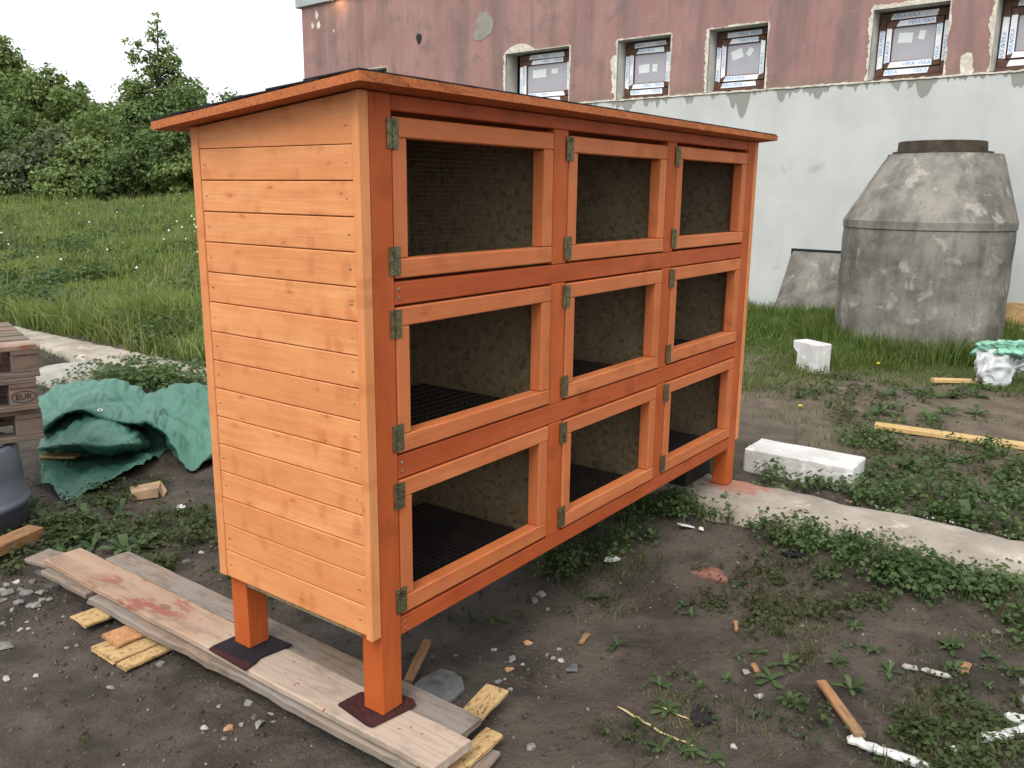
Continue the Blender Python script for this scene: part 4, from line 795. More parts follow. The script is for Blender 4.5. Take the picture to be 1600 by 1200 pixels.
flake(283, 799, .05, .03, 'white', 'white crumpled scrap lying behind the hutch left of the planks', 'scrap', 'white_scrap', .7, .015, 6, .3)
P = [atz(x, y, -.085) for x, y in ((634, 1077), (660, 1055), (688, 1041), (708, 1046), (722, 1056), (726, 1072), (712, 1086), (692, 1096), (664, 1092))]; c = sum(P) / len(P); c[2] = float(ground_h(c[0], c[1])) + .012; m = MB(); m.prism([(p[0] - c[0], p[1] - c[1]) for p in P], -.006, .006); tag(m.build('slate_disc', 'slate', None, False, c), 'grey rounded slate piece lying behind the nearest leg', 'slate')
a = gp(637, 1071); b = gp(668, 1020); rough('stake', (b[0], b[1], b[2] + .05), (a[0], a[1], a[2] + .02), .028, .02, 'lath_x', 'thin pointed reddish stake on soil behind the nearest leg', 'stake', seed=41, seg=6)
a = gp(1282, 1076); b = gp(1343, 1163); rough('lath', (a[0], a[1], a[2] + .03), (b[0], b[1], b[2] + .035), .034, .016, 'lath_x', 'orange brown lath lying on the soil at lower right', 'lath', seed=42, jit=.001)
for (p, q, w, lb, sd_) in (((1510, 1042), (1504, 1056), .03, 'short orange wood chip at the right beside white stick', 43), ((917, 996), (908, 1009), .02, 'tan wood chip on bare soil under the hutch front rail', 44), ((1176, 1044), (1184, 1057), .02, 'small orange wood chip beside the grey stone', 45), ((1149, 977), (1150, 990), .014, 'thin orange wood sliver on the open soil', 46)):
    a = gp(*p); b = gp(*q); rough('wood_chip', (a[0], a[1], a[2] + .018), (b[0], b[1], b[2] + .016), w, .008, 'lath_x', lb, 'wood chip', seed=sd_, seg=4, ends=.004)
def foam(pts, rad, label, mat='foam', name='foam_strip', cat='foam strip'):
    P = [gp(*p) for p in pts]; c = P[0]; rr = random.Random(int(pts[0][0])); Q = []; n = 9
    for k in range(len(P) - 1):
        for t in np.linspace(0, 1, n, endpoint=(k == len(P) - 2)): p = P[k].lerp(P[k + 1], float(t)); Q.append((p[0] - c[0] + rr.uniform(-.003, .003), p[1] - c[1] + rr.uniform(-.003, .003), p[2] - c[2] + rad * .7 + .01))
    R = [rad * (.4 if i in (0, len(Q) - 1) else 1) * rr.uniform(.88, 1.1) for i in range(len(Q))]; m = MB(); m.tube(Q, R, 10); m.v = [(x + rr.gauss(0, rad * .05), y + rr.gauss(0, rad * .05), (z - .01) * .7 + .006 + rr.gauss(0, rad * .04)) for x, y, z in m.v]; return tag(m.build(name, mat, None, False, c), label, cat)
foam([(1322, 1159), (1370, 1180), (1450, 1204)], .017, 'long white foam strip at the bottom edge below the lath'); foam([(1526, 1160), (1560, 1158), (1612, 1142)], .018, 'curved white foam strip in weeds at the lower right edge'); foam([(1568, 1127), (1612, 1136)], .02, 'upper stub of white foam in weeds at the right edge'); foam([(1486, 1175), (1497, 1179)], .012, 'tiny white foam crumb in the lower right weeds', name='foam_crumb', cat='foam crumb')
foam([(1408, 1045), (1434, 1050)], .011, 'left piece of a broken pale stick at right', 'stonew', 'broken_stick', 'stick'); foam([(1440, 1051), (1484, 1063)], .011, 'right longer piece of a broken pale stick at right', 'stonew', 'broken_stick', 'stick')
foam([(966, 1107), (1040, 1150), (1078, 1165), (1098, 1181)], .0035, 'long bent dry straw on soil at bottom centre', 'straw', 'straw_stalk', 'straw'); foam([(1035, 1108), (1075, 1128)], .0025, 'short dry straw ending at the black roofing scrap', 'straw', 'straw_stalk', 'straw')
foam([(1238, 822), (1262, 830), (1290, 829)], .005, 'dry curved twig on the edge of the concrete strip', 'straw', 'twig', 'twig')
# cardboard scrap
g = gp(226, 779); e = empty('cardboard_scrap', (g[0], g[1], g[2]), math.atan2(C_R[1], C_R[0]), 'small folded brown cardboard scrap on soil before the tarpaulin', 'cardboard')
m = MB(); m.add([(-.085, .03, .05), (.06, .055, .075), (.075, -.01, .06), (-.05, -.03, .04), (-.05, -.032, .0), (.075, -.012, .012)], [(0, 3, 2, 1), (3, 4, 5, 2)]); o = m.build('flap', 'card', e); o.modifiers.new('t', 'SOLIDIFY').thickness = .005
m = MB(); m.add([(.06, .055, .075), (.1, .03, .03), (.09, -.0, .005), (.075, -.01, .06)], [(0, 1, 2, 3)]); o = m.build('torn_end', 'card', e); o.modifiers.new('t', 'SOLIDIFY').thickness = .005
# plastic bag
g = gp(1556, 606); e = empty('plastic_bag', (g[0], g[1], g[2]), math.atan2(C_R[1], C_R[0]), 'crumpled white and green plastic bag in the grass at the right edge', 'plastic bag')
def crumple(name, mat, c, r, seed, sub=5, amp=.2):
    bm = bmesh.new(); bmesh.ops.create_icosphere(bm, subdivisions=sub, radius=1); rr = random.Random(seed); W_ = [(Vector((rr.gauss(0, 1), rr.gauss(0, 1), rr.gauss(0, 1))) * f, rr.uniform(0, 6), a_) for f, a_ in ((1.5, .5), (2.6, .35), (4, .28), (7, .2), (12, .13))]
    for v in bm.verts:
        dd = 1 + amp * sum(a_ * (1 - 2 * abs(math.sin(w.dot(v.co) + p))) for w, p, a_ in W_); v.co = Vector((v.co.x * r[0] * dd + c[0], v.co.y * r[1] * dd + c[1], max(0.0, v.co.z * r[2] * dd + c[2])))
    me = bpy.data.meshes.new(name); bm.to_mesh(me); bm.free(); me.materials.append(MT[mat]); me.polygons.foreach_set('use_smooth', [True] * len(me.polygons)); return link(name, me, e)
crumple('white_body', 'bagw', (-.04, .0, .15), (.13, .11, .17), 3, amp=.35); crumple('green_top', 'bagg', (.09, .06, .29), (.27, .15, .07), 6, amp=.38); crumple('loose_flap', 'bagw', (.14, .02, .17), (.11, .05, .07), 9, amp=.5)

# ---------------------------------------------------------------- vegetation
def inpoly(x, y, P):
    r = np.zeros(len(x), bool); n = len(P); j = n - 1
    for i in range(n):
        xi, yi = P[i]; xj, yj = P[j]; r ^= ((yi > y) != (yj > y)) & (x < (xj - xi) * (y - yi) / (yj - yi + 1e-12) + xi); j = i
    return r
def scatter(pxpoly, dens, world=False):
    P = [(p[0], p[1]) for p in pxpoly] if world else [tuple(gp(*p))[:2] for p in pxpoly]; P = np.array(P); lo, hi = P.min(0), P.max(0); n = int((hi - lo).prod() * dens); x = rng.uniform(lo[0], hi[0], n); y = rng.uniform(lo[1], hi[1], n); k = inpoly(x, y, P); return np.stack((x[k], y[k]), 1)
def clumpy(pts, f=3.0, th=0.0, seed=1.0, soft=.5):
    v = np.sin(f * pts[:, 0] + seed + 1.7 * np.sin(f * .8 * pts[:, 1] + seed)) + np.sin(f * 1.3 * pts[:, 1] - seed * 2 + 1.5 * np.sin(f * .6 * pts[:, 0] + 3 * seed)) + .8 * np.sin(f * 2.9 * (pts[:, 0] + pts[:, 1] * .7) + seed * 5); return pts[v + rng.normal(0, soft, len(pts)) > th]
def blades(P, h, w, lean=.4, zoff=None):
    n = len(P); z = ground_h(P[:, 0], P[:, 1]) - .008 if zoff is None else zoff; a = rng.uniform(0, 6.283, n); H = h * rng.uniform(.45, 1.25, n); le = np.abs(rng.normal(0, lean, n)) * H; dx, dy = np.cos(a) * le, np.sin(a) * le; b = rng.uniform(0, 6.283, n); wx, wy = np.cos(b) * w / 2 * rng.uniform(.7, 1.3, n), np.sin(b) * w / 2 * rng.uniform(.7, 1.3, n)
    V = np.zeros((n, 5, 3)); x, y = P[:, 0], P[:, 1]
    V[:, 0] = np.stack((x - wx, y - wy, z), 1); V[:, 1] = np.stack((x + wx, y + wy, z), 1); V[:, 2] = np.stack((x + dx * .35 + wx * .8, y + dy * .35 + wy * .8, z + H * .55), 1); V[:, 3] = np.stack((x + dx * .35 - wx * .8, y + dy * .35 - wy * .8, z + H * .55), 1); V[:, 4] = np.stack((x + dx, y + dy, z + H * (1 - .25 * np.minimum(1, le / H))), 1)
    base = (np.arange(n) * 5)[:, None]; F = (base + np.array([[0, 1, 2, 3, 3, 2, 4]])).ravel(); return V.reshape(-1, 3), F, np.tile([4, 3], n)
def leaves(c, nrm, L, Wd):
    """leaf: folded six-point blade at c, facing nrm"""
    n = len(c); nrm = nrm / np.linalg.norm(nrm, axis=1, keepdims=True); r = rng.normal(0, 1, (n, 3)); t = np.cross(nrm, r); t /= np.linalg.norm(t, axis=1, keepdims=True) + 1e-9; s = np.cross(nrm, t); L = np.broadcast_to(L, n)[:, None]; Wd = np.broadcast_to(Wd, n)[:, None]; up = nrm * L * .10
    V = np.stack((c - t * L * .5, c - t * L * .12 + s * Wd * .5 + up, c + t * L * .28 + s * Wd * .36 + up, c + t * L * .5 - up, c + t * L * .28 - s * Wd * .36 + up, c - t * L * .12 - s * Wd * .5 + up), 1)
    base = (np.arange(n) * 6)[:, None]; F = (base + np.array([[0, 1, 2, 3, 0, 3, 4, 5]])).ravel(); return V.reshape(-1, 3), F, np.full(2 * n, 4)
def join(parts):
    V = []; F = []; S = []; o = 0
    for v, f, s in parts: V.append(v); F.append(f + o); S.append(s); o += len(v)
    return np.concatenate(V), np.concatenate(F), np.concatenate(S)
def weeds(name, P, mat, h=.07, lf=.026, per=6, spread=.04, label='', stems=True):
    n = len(P); c = np.repeat(P, per, 0); m = len(c); a = rng.uniform(0, 6.283, m); rad = np.abs(rng.normal(0, spread, m)); x, y = c[:, 0] + np.cos(a) * rad, c[:, 1] + np.sin(a) * rad; hh = np.repeat(rng.uniform(.35, 1.2, n), per) * h * rng.uniform(.35, 1.1, m); z = ground_h(x, y) + hh
    nr = np.stack((np.cos(a) * .5 + rng.normal(0, .35, m), np.sin(a) * .5 + rng.normal(0, .35, m), np.full(m, 1.0)), 1); L = lf * rng.uniform(.55, 1.4, m); parts = [leaves(np.stack((x, y, z), 1), nr, L, L * rng.uniform(.6, .95, m))]
    if stems: parts.append(blades(c[::2], h * .9, .004, .5))
    o = fast_mesh(name, *join(parts), mat); return tag(o, label, 'weeds', None, 'stuff')
# lush weeds along the strip and under the hutch
lush = np.concatenate([scatter([(1010, 815), (1060, 790), (1105, 798), (1160, 818), (1225, 835), (1310, 856), (1420, 878), (1530, 905), (1600, 925), (1640, 960), (1600, 1000), (1520, 960), (1420, 935), (1330, 905), (1250, 865), (1190, 850), (1120, 815), (1060, 815)], 520), scatter([(860, 850), (960, 780), (1060, 760), (1090, 800), (1040, 830), (960, 870), (900, 900), (850, 900)], 420)])
lush = np.concatenate([clumpy(lush, 6, -.35, 2.5, .8), lush[::5] + rng.normal(0, .09, lush[::5].shape)])
weeds('weed_cover', lush, 'clover', .095, .019, 26, .045, 'lush green weeds along the near side of the concrete strip')
l2 = np.concatenate([scatter([(1150, 738), (1310, 770), (1330, 748), (1370, 735), (1400, 690), (1480, 690), (1600, 720), (1640, 830), (1600, 828), (1460, 800), (1300, 772)], 330), scatter([(1300, 690), (1345, 676), (1420, 690), (1490, 705), (1460, 735), (1360, 735), (1370, 705)], 300)])
l2 = np.concatenate([clumpy(l2, 4.5, .15, 2, .6), scatter([(2.5, -2.2), (2.66, -2.2), (2.68, -.1), (2.51, -.05)], 330, True)])
weeds('weed_cover', l2, 'clover', .09, .025, 16, .045, 'green weeds between the white block and the yellow plank')
lg = np.concatenate([lush + rng.normal(0, .05, lush.shape), l2 + rng.normal(0, .05, l2.shape)]); o = fast_mesh('grass_among_weeds', *blades(lg, .11, .005, .6), 'lawn'); tag(o, 'single grass blades growing among the lush weeds by the strip', 'grass', None, 'stuff')
# trodden weeds on the bare yard
tw = np.concatenate([clumpy(scatter([(860, 900), (960, 850), (1060, 850), (1200, 860), (1400, 930), (1600, 990), (1640, 1240), (960, 1240), (930, 1150), (1010, 1080), (1120, 1000), (1060, 930), (940, 960)], 330), 5, .75, 1.2, .4), scatter([(1140, 930), (1210, 930), (1230, 1000), (1270, 1040), (1220, 1050), (1160, 1000)], 300), scatter([(1420, 1085), (1600, 1060), (1640, 1220), (1440, 1230), (1390, 1140)], 330), scatter([(1170, 1120), (1290, 1080), (1330, 1130), (1220, 1170)], 200)])
weeds('trodden_weeds', tw, 'dullweed', .04, .016, 13, .04, 'sparse trodden weeds on the bare soil before the hutch')
def rosettes(name, P, mat, L0, label, tilt=.45):
    n = len(P); per = 8; c = np.repeat(P, per, 0); m = len(c); a = np.tile(np.arange(per) * 6.283 / per, n) + rng.normal(0, .35, m) + np.repeat(rng.uniform(0, 6, n), per); L = L0 * np.repeat(rng.uniform(.5, 1.3, n), per) * rng.uniform(.6, 1.2, m); W_ = L * rng.uniform(.22, .36, m); el = np.clip(rng.normal(tilt, .25, m), .05, 1.3)
    dx, dy, dz = np.cos(a) * np.cos(el), np.sin(a) * np.cos(el), np.sin(el); sx, sy = -np.sin(a), np.cos(a); z0 = ground_h(c[:, 0], c[:, 1]) + .002; V = np.zeros((m, 7, 3))
    for k, (u, w, dr) in enumerate(((0, .12, 0), (.4, .45, 0), (.75, .5, -.10), (1, 0, -.28), (.75, -.5, -.10), (.4, -.45, 0), (0, -.12, 0))): V[:, k] = np.stack((c[:, 0] + dx * L * u + sx * W_ * w, c[:, 1] + dy * L * u + sy * W_ * w, z0 + (dz * u + dr) * L + abs(w) * W_ * .3), 1)
    V[..., 2] = np.maximum(V[..., 2], z0[:, None]); F = ((np.arange(m) * 7)[:, None] + np.array([[0, 1, 5, 6, 1, 2, 4, 5, 2, 3, 4]])).ravel(); o = fast_mesh(name, V.reshape(-1, 3), F, np.tile([4, 4, 3], m), mat); return tag(o, label, 'weeds', None, 'stuff')
lw = np.concatenate([scatter([(1440, 1095), (1600, 1080), (1640, 1220), (1440, 1230), (1400, 1150)], 170), clumpy(scatter([(1000, 1040), (1600, 1000), (1640, 1220), (940, 1220)], 60), 4, .6, 3), clumpy(scatter([(860, 900), (1100, 850), (1600, 990), (1600, 1060), (1000, 1060)], 40), 5, .5, 1)]); rosettes('broad_weeds', lw, 'weedl', .046, 'broad leaved weeds on the soil at lower right')
rosettes('broad_weeds', np.concatenate([clumpy(scatter([(2.6, -1.8), (2.6, 1.6), (3.6, 2.6), (5.4, 2.4), (5.6, -1.6), (4.4, -2.6)], 16, True), 2.2, .2, 1.5), scatter([(90, 610), (180, 580), (330, 590), (335, 622), (200, 612)], 40), clumpy(scatter([(40, 800), (330, 770), (340, 860), (60, 880)], 90), 5, .3, 2)]), 'weedl', .10, 'leafy rosettes on the soil beyond the concrete strip')
yg = np.concatenate([clumpy(scatter(P_, 5200), 9, .35, q_, .7) for q_, P_ in enumerate(([(870, 880), (960, 850), (1010, 880), (1000, 960), (900, 980)], [(1140, 880), (1260, 900), (1310, 960), (1280, 1050), (1180, 1040), (1130, 960)], [(960, 1090), (1060, 1080), (1110, 1130), (1100, 1210), (990, 1210)], [(1150, 1110), (1270, 1080), (1300, 1130), (1220, 1190), (1150, 1170)], [(1400, 960), (1600, 970), (1640, 1050), (1450, 1050)], [(1330, 1100), (1600, 1070), (1640, 1230), (1320, 1230)], [(1300, 1140), (1400, 1120), (1420, 1210), (1290, 1210)]))])
o = fast_mesh('yard_grass', *blades(yg, .038, .0036, 1.1), 'olive'); tag(o, 'yellowish trodden grass patches on the bare soil before the hutch', 'grass', None, 'stuff')
dg = clumpy(scatter([(2.6, -1.8), (2.6, 2.6), (5.6, 2.8), (5.8, -2), (4.4, -2.6)], 700, True), 2.6, .55, 3, .5); o = fast_mesh('yard_grass', *blades(dg, .06, .006, .9), 'olive'); tag(o, 'yellowish thin grass on the dry soil before the lawn', 'grass', None, 'stuff')
lf_ = np.concatenate([scatter([(0, 850), (60, 800), (160, 820), (330, 800), (340, 850), (240, 870), (130, 850), (80, 870), (0, 900)], 260), clumpy(scatter([(100, 770), (330, 730), (340, 860), (60, 850)], 260), 6, .2, 4), scatter([(0, 850), (60, 860), (70, 900), (0, 905)], 220), scatter([(225, 880), (275, 870), (285, 893), (235, 900)], 700)]); weeds('weed_cover', lf_, 'dullweed', .06, .02, 13, .04, 'low weeds on the soil between the drum and the plank stack')
lb_ = np.concatenate([scatter([(90, 610), (180, 575), (330, 585), (335, 625), (200, 612)], 300), scatter([(2.63, 3.0), (3.2, 3.0), (3.2, 6), (2.68, 6)], 90, True), scatter([(250, 560), (330, 560), (335, 500), (260, 520)], 120)]); weeds('weed_cover', lb_, 'clover', .14, .034, 16, .08, 'leafy weeds growing between the tarpaulin and the concrete path')
uh = np.concatenate([clumpy(scatter([(.2, .3), (2.0, .3), (2.05, 2.2), (.5, 2.2)], 140, True), 3, .3, 2), clumpy(scatter([(640, 990), (860, 880), (960, 900), (900, 960), (700, 1020)], 140), 6, .5, 2)]); weeds('weed_cover', uh, 'dullweed', .045, .02, 10, .045, 'thin weeds on the shaded soil beneath the hutch')
rt = clumpy(scatter([(2.6, -.4), (2.6, 1.6), (3.6, 2.6), (5.4, 2.4), (5.6, -1.6), (4.4, -2.6), (3.0, -2.6)], 75, True), 2.2, .55, 1.5); weeds('sparse_weeds', rt, 'dullweed', .05, .022, 14, .06, 'sparse weed patches on the dry soil beyond the white block')
# grass tufts on the yard
tf = np.concatenate([scatter([(30, 540), (80, 548), (118, 566), (95, 600), (60, 610)], 900), scatter([(1.2, 3.2), (2.05, 3.2), (2.05, 4.8), (1.5, 4.8)], 500, True), clumpy(scatter([(870, 900), (1000, 860), (1130, 940), (1000, 960), (900, 970)], 1500), 7, .4, 2), clumpy(scatter([(960, 1090), (1120, 1080), (1320, 1100), (1330, 1200), (980, 1200)], 1700), 8, .55, 5), clumpy(scatter([(1380, 1020), (1600, 1000), (1640, 1230), (1350, 1230)], 1100), 7, .4, 1), clumpy(scatter([(40, 800), (330, 790), (340, 870), (60, 880)], 1300), 7, .5, 6), scatter([(120, 1150), (160, 1150), (160, 1170), (125, 1172)], 1500)])
o = fast_mesh('grass_tufts', *blades(np.concatenate([tf, tf + rng.normal(0, .02, tf.shape)]), .06, .0038, .8), 'dullweed'); tag(o, 'thin grass tufts on the bare soil of the yard', 'grass', None, 'stuff')
# lawn round the cone and along the wall
lp = np.concatenate([scatter([(5.3, 2.6), (5.6, -1.9), (9.0, -2.6), (9.3, 4.0), (6.0, 4.0)], 1900, True), scatter([(4.2, .9), (5.5, .2), (5.6, 3.4), (2.75, 3.4), (2.75, 1.7)], 900, True)])
lp = lp[np.hypot(lp[:, 0] - 7.447, lp[:, 1] - .256) > .70]; lh = .075 + .05 * np.clip(np.sin(3.1 * lp[:, 0] + 1.4 * np.sin(2.3 * lp[:, 1])) + np.sin(3.7 * lp[:, 1] + lp[:, 0]), -.8, 2) + .06 * ss(6.3, 7.2, lp[:, 0]); V1 = blades(lp, np.clip(lh, .03, .3), .008, .65)
ring = np.stack((rng.uniform(0, 6.283, 5200), rng.uniform(.72, 1.05, 5200)), 1); rp = np.stack((7.447 + np.cos(ring[:, 0]) * ring[:, 1], .256 + np.sin(ring[:, 0]) * ring[:, 1]), 1); V2 = blades(rp, .23, .010, .45)
wl = scatter([(8.3, 4.2), (9.05, 4.2), (8.62, -2.2), (7.9, -2.2)], 900, True); V3 = blades(wl, .19, .010, .5)
o = fast_mesh('lawn', *join([V1, V2, V3]), 'lawn'); tag(o, 'rough green grass along the white wall and round the cone', 'grass', None, 'stuff')
# meadow beyond the path, up to the hedge
mp_ = [(2.56, 3.2), (6.5, 3.6), (9.3, 6), (10, 12.5), (18, 24), (13, 30), (9, 30), (1, 14), (2.56, 12)]
near = scatter(mp_, 2300, True); dist = np.hypot(near[:, 0] - CAM[0], near[:, 1] - CAM[1]); near = near[rng.uniform(0, 1, len(near)) < np.clip(9.5 / dist, 0, 1) ** 1.6]; dist = np.hypot(near[:, 0] - CAM[0], near[:, 1] - CAM[1])
v = np.sin(.9 * near[:, 0] + 1.3 * np.sin(.7 * near[:, 1])) + np.sin(1.1 * near[:, 1] + near[:, 0] * .4); h = .17 + .06 * v + .06 * np.sin(2.7 * near[:, 0] + 1.9 * near[:, 1]) + .05 * np.sin(5.3 * near[:, 0] - 3.7 * near[:, 1] + 2 * np.sin(2.2 * near[:, 1])) + .06 * (rng.uniform(0, 1, len(near)) > .93)
o = fast_mesh('meadow_grass', *blades(near, np.clip(h, .08, .4) * (1 + .015 * dist), .007 + .0008 * dist, .55), 'meadow'); tag(o, 'tall green meadow grass rising to the hedge', 'grass', None, 'stuff')
dry = clumpy(scatter(mp_, 48, True), 1.3, .3, 2); o = fast_mesh('dry_stalks', *blades(dry, .40, .009, .28), 'meadow_dry'); tag(o, 'pale dry grass stalks standing in the meadow', 'grass', None, 'stuff')
mw = clumpy(scatter([(2.75, 3.3), (6.5, 4), (8, 8), (12, 20), (9, 22), (4, 14), (2.56, 9)], 34, True), 1.9, .5, 3); weeds('meadow_weeds', mw, 'clover', .24, .055, 26, .15, 'dark leafy weeds among the meadow grass')
dd = np.concatenate([clumpy(scatter(mp_, .8, True), 1.1, .2, 4, .8), clumpy(scatter([(5, 8), (9, 9), (10.5, 14), (7, 14)], 6, True), .9, .9, 2)]); V = []; F = []; S = []
dm = MB()
for x, y in dd:
    z = float(ground_h(x, y)) + random.uniform(.2, .4); r_ = random.uniform(.016, .026); dm.add([(x + r_, y, z), (x - r_, y, z), (x, y + r_, z), (x, y - r_, z), (x, y, z + r_), (x, y, z - r_)], [(0, 2, 4), (2, 1, 4), (1, 3, 4), (3, 0, 4), (2, 0, 5), (1, 2, 5), (3, 1, 5), (0, 3, 5)])
tag(dm.build('dandelion_clocks', 'dand', None, True), 'white dandelion seed heads dotted over the meadow', 'flowers', None, 'stuff')
for (px, py) in ((1371, 582), (1250, 640)):
    g = gp(px, py); e = empty('dandelion', (g[0], g[1], g[2] + (0 if px > 1300 else -.05)), 0, 'yellow dandelion in the grass by the concrete cone' if px > 1300 else 'yellow dandelion on the dry soil beyond the white block', 'flower'); m = MB(); m.lathe([(.004, .07, 0, 0), (.014, .077, 0, 0), (.012, .083, 0, 0), (.003, .082, 0, 0)], 10); m.build('flower_head', 'yellow', e); m = MB(); m.tube([(0, 0, -.02), (.004, 0, .07)], .003, 5); m.build('stem', 'clover', e)
# fine gravel and clods on the soil
def gravel(P, lo, hi, mat, name, label, zc=None):
    n = len(P); s = lo + (hi - lo) * rng.uniform(0, 1, n) ** 3; base = np.array([(1, 0, 0), (-1, 0, 0), (0, 1, 0), (0, -1, 0), (0, 0, .7), (0, 0, -.7)]); z = (ground_h(P[:, 0], P[:, 1]) if zc is None else zc) + s * .15; V = np.stack((P[:, 0], P[:, 1], z), 1)[:, None] + base[None] * s[:, None, None] * rng.uniform(.6, 1.25, (n, 6, 1)) + rng.normal(0, .15, (n, 6, 3)) * s[:, None, None]
    f = np.array([0, 2, 4, 2, 1, 4, 1, 3, 4, 3, 0, 4, 2, 0, 5, 1, 2, 5, 3, 1, 5, 0, 3, 5]); F = ((np.arange(n) * 6)[:, None] + f[None]).ravel(); o = fast_mesh(name, V.reshape(-1, 3), F, np.full(n * 8, 3), mat); tag(o, label, 'gravel', None, 'stuff')
gravel(np.concatenate([scatter([(-1.3, -1.2), (.2, -1.3), (3, -2.2), (2.1, .6), (.6, 3.2), (-1.2, 2.4)], 900, True), scatter([(0, 900), (90, 900), (140, 960), (60, 1000), (0, 1000)], 2500), scatter([(800, 1010), (900, 1000), (900, 1060), (790, 1080)], 2500)]), .002, .009, 'gravel', 'gravel', 'fine gravel and crumbs of soil over the bare yard')
gravel(scatter([(-1.3, -1.2), (.2, -1.3), (3, -2.2), (2.1, .6), (.6, 3.2), (-1.2, 2.4)], 90, True), .004, .013, 'ground', 'clods', 'lumps of dark soil over the bare yard')
ey = rng.uniform(-3, 3, 700); eb = rng.uniform(0, 1, 700) < .6; gravel(np.stack((np.where(eb, 2.485, 2.11) + rng.normal(0, .018, 700), ey), 1), .002, .008, 'conc_path', 'concrete_crumbs', 'pale crumbs along the edges of the concrete strip', .019)
# hedge and trees
def tree(name, base, trunk_h, lobes, leaf, nleaf, mat, label, cat='tree', group=None, sparse=False, seed=0):
    r2 = np.random.default_rng(seed + 5); bx_, by_ = base; bz = float(ground_h(bx_, by_)); e = empty(name, (bx_, by_, bz), 0, label, cat, group); m = MB(); rr = random.Random(seed)
    top = max(c[2] + c[5] * .5 for c in lobes); dft = .06 if not sparse else .012; pts = [(0, 0, -.2)] + [(rr.uniform(-dft, dft) * k, rr.uniform(-dft, dft) * k, top * (1 if not sparse else .93) * k / 6) for k in range(1, 7)]; R = [(.025 if not sparse else .011) * top * (1 - .9 * k / 6) + .01 for k in range(7)]; m.tube(pts, R, 8)
    for (cx, cy, cz, rx, ry, rz) in lobes:
        zz = max(.25 * top * .4, cz - rz * 1.0 - .2 * abs(cx)); k = min(5, int(zz / top * 6)); s = np.array(pts[k + 1]); t = np.array((cx, cy, cz)); mid = (s + t) / 2 + np.array((rr.uniform(-.15, .15), rr.uniform(-.15, .15), .1)); m.tube([s, mid, t, t + (t - mid) * (.5 if not sparse else .12)], [.011 * top * .6, .007 * top * .6, .008, .004], 5)
        for _ in range(4): q = t + r2.normal(0, .45, 3) * np.array((rx, ry, rz)); m.tube([mid, (mid + q) / 2 + r2.normal(0, .05, 3), q], [.012, .008, .004], 4, False)
    m.build('trunk', 'bark', e); C_ = []; Nn = []; vol = np.array([c[3] * c[4] * c[5] for c in lobes]) ** .75; cnt = (vol / vol.sum() * nleaf).astype(int)
    for (cx, cy, cz, rx, ry, rz), k in zip(lobes, cnt):
        ncl = max(6, k // 28); dr = r2.normal(0, 1, (ncl, 3)); dr /= np.linalg.norm(dr, axis=1, keepdims=True); rad = r2.uniform(.25, 1.0, (ncl, 1)) ** .5; cc = np.array((cx, cy, cz)) + dr * rad * np.array((rx, ry, rz)); idx = r2.integers(0, ncl, k); cs = (.16 if not sparse else .135) * min(rx, rz) ** .5
        p = cc[idx] + r2.normal(0, 1, (k, 3)) * cs * np.array((1.15, 1.15, .75)); C_.append(p); Nn.append(dr[idx] * .8 + r2.normal(0, .55, (k, 3)) + np.array((0, 0, .45)))
    C_ = np.concatenate(C_); Nn = np.concatenate(Nn); ok = C_[:, 2] > .02; C_, Nn = C_[ok], Nn[ok]; L = leaf * r2.uniform(.6, 1.35, len(C_)); V, F, S = leaves(C_, Nn, L, L * .62)
    o = fast_mesh('crown', V, F, S, mat); o.parent = e; return e
def at_hedge(px, dep): p = CAM + ray(px, 312) * dep; return (p[0], p[1])
def lob(n, rx, rz, h, seed, ry=None, lo=.3):
    r2 = random.Random(seed); out = []
    for k in range(n): t = (k + .5) / n; z = h * (lo + (1 - lo) * t * .92); w = rx * (math.sin(math.pi * min(1, .25 + .72 * t)) ** .8); out.append((r2.uniform(-1, 1) * w * .75, r2.uniform(-1, 1) * w * .6, z, w * r2.uniform(.45, .7) + .25, w * r2.uniform(.45, .7) + .25, rz * r2.uniform(.7, 1.15)))
    return out
HG = 'trees and bushes of the hedge'
tree('broadleaf_tree', at_hedge(5, 33), 2, lob(15, 2.0, .9, 5.75, 2), .17, 19000, 'tree_a', 'tallest broad tree at the far left edge of the hedge', group=HG, seed=1)
tree('broadleaf_tree', at_hedge(-70, 30), 2, lob(10, 2.0, .9, 5.2, 12), .16, 9000, 'tree_b', 'broad tree cut by the left edge of the photograph', group=HG, seed=12)
tree('broadleaf_tree', at_hedge(92, 31), 2, lob(13, 1.5, .75, 4.15, 3), .15, 14000, 'tree_a', 'round topped tree right of the tallest one', group=HG, seed=2)
tree('broadleaf_tree', at_hedge(140, 34), 2, lob(11, 1.5, .65, 3.9, 4), .15, 9000, 'tree_b', 'dark tree behind, sloping down toward the slender tree', group=HG, seed=3)
sl_lobes = [(0, 0, 5.75, .16, .16, .3), (.1, .1, 5.2, .38, .3, .35), (-.75, 0, 4.75, .26, .26, .5), (.35, 0, 4.6, .5, .4, .4), (-.35, .1, 4.3, .5, .4, .4), (.2, 0, 3.9, .7, .5, .4), (-.7, .1, 3.4, .6, .5, .4), (1.1, 0, 3.55, .55, .45, .45), (.5, 0, 3.0, .9, .7, .45), (-.4, 0, 2.7, 1.0, .8, .5), (1.3, .1, 2.8, .6, .5, .4), (.3, 0, 2.0, 1.3, 1.0, .6)]
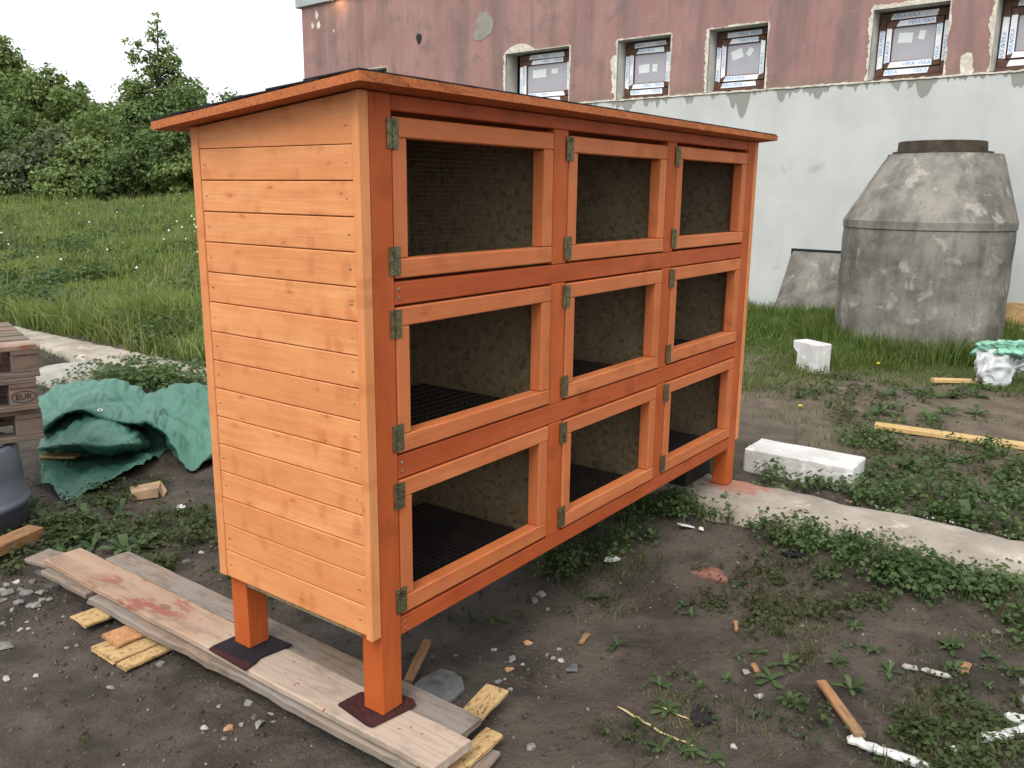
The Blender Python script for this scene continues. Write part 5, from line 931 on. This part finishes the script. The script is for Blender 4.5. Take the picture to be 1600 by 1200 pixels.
sl_lobes += [(-.1, .1, 3.4, .9, .7, .5), (.6, .2, 3.5, .7, .6, .5), (-.9, 0, 2.6, .7, .6, .5), (.2, 0, 4.3, .6, .5, .5)]
sl_lobes = [(a * 1.08, b, c * .93, d * .8, e_ * .8, f) for a, b, c, d, e_, f in sl_lobes]
tree('slender_tree', at_hedge(262, 28), 3, sl_lobes, .11, 8600, 'tree_a', 'slender loose tree rising alone above the hedge beside the hutch', group=HG, sparse=True, seed=5)
for k, (px, dep, rx, h_, mt, n, lb) in enumerate(((215, 28.5, 1.5, 3.4, 'tree_a', 11000, 'bushy green shrub in front of the slender tree'), (290, 27.5, 1.6, 3.3, 'tree_b', 12000, 'dark shrub beside the hutch under the slender tree'), (150, 27.5, 1.25, 2.3, 'tree_a', 9000, 'leafy shrub in the middle of the hedge'), (105, 27.5, 1.1, 2.4, 'tree_c', 7000, 'greyish thin twiggy shrub in the hedge below round tree'), (55, 26.8, .9, 1.5, 'tree_c', 6000, 'low grey green shrub at the meadow edge, left'), (8, 26.5, .9, 1.0, 'tree_a', 3500, 'lowest bright shrub at the left edge of the meadow'), (20, 29, 1.4, 2.8, 'tree_b', 9000, 'dark shrub under the tallest tree'), (235, 26.6, 1.1, 1.5, 'tree_b', 8000, 'low dark bramble shrub before the hedge'), (180, 26.8, 1.0, 1.3, 'tree_b', 7000, 'low dark shrub at the foot of the hedge, mid left'), (120, 26.6, 1.0, 1.15, 'tree_a', 6000, 'low green shrub at the foot of the hedge'), (305, 26.4, 1.1, 1.7, 'tree_a', 7000, 'low shrub at the hedge foot touching the hutch outline'), (370, 27.5, 1.6, 2.9, 'tree_b', 7000, 'shrub of the hedge hidden behind the hutch roof'), (450, 27, 1.6, 2.6, 'tree_a', 6000, 'farthest right shrub of the hedge behind the hutch'))):
    tree('hedge_shrub', at_hedge(px, dep), 1, lob(9 if h_ > 2 else 6, rx, .45 + .08 * h_, h_, 20 + k, lo=.16), .12, n, mt, lb, 'shrub', HG, seed=30 + k)
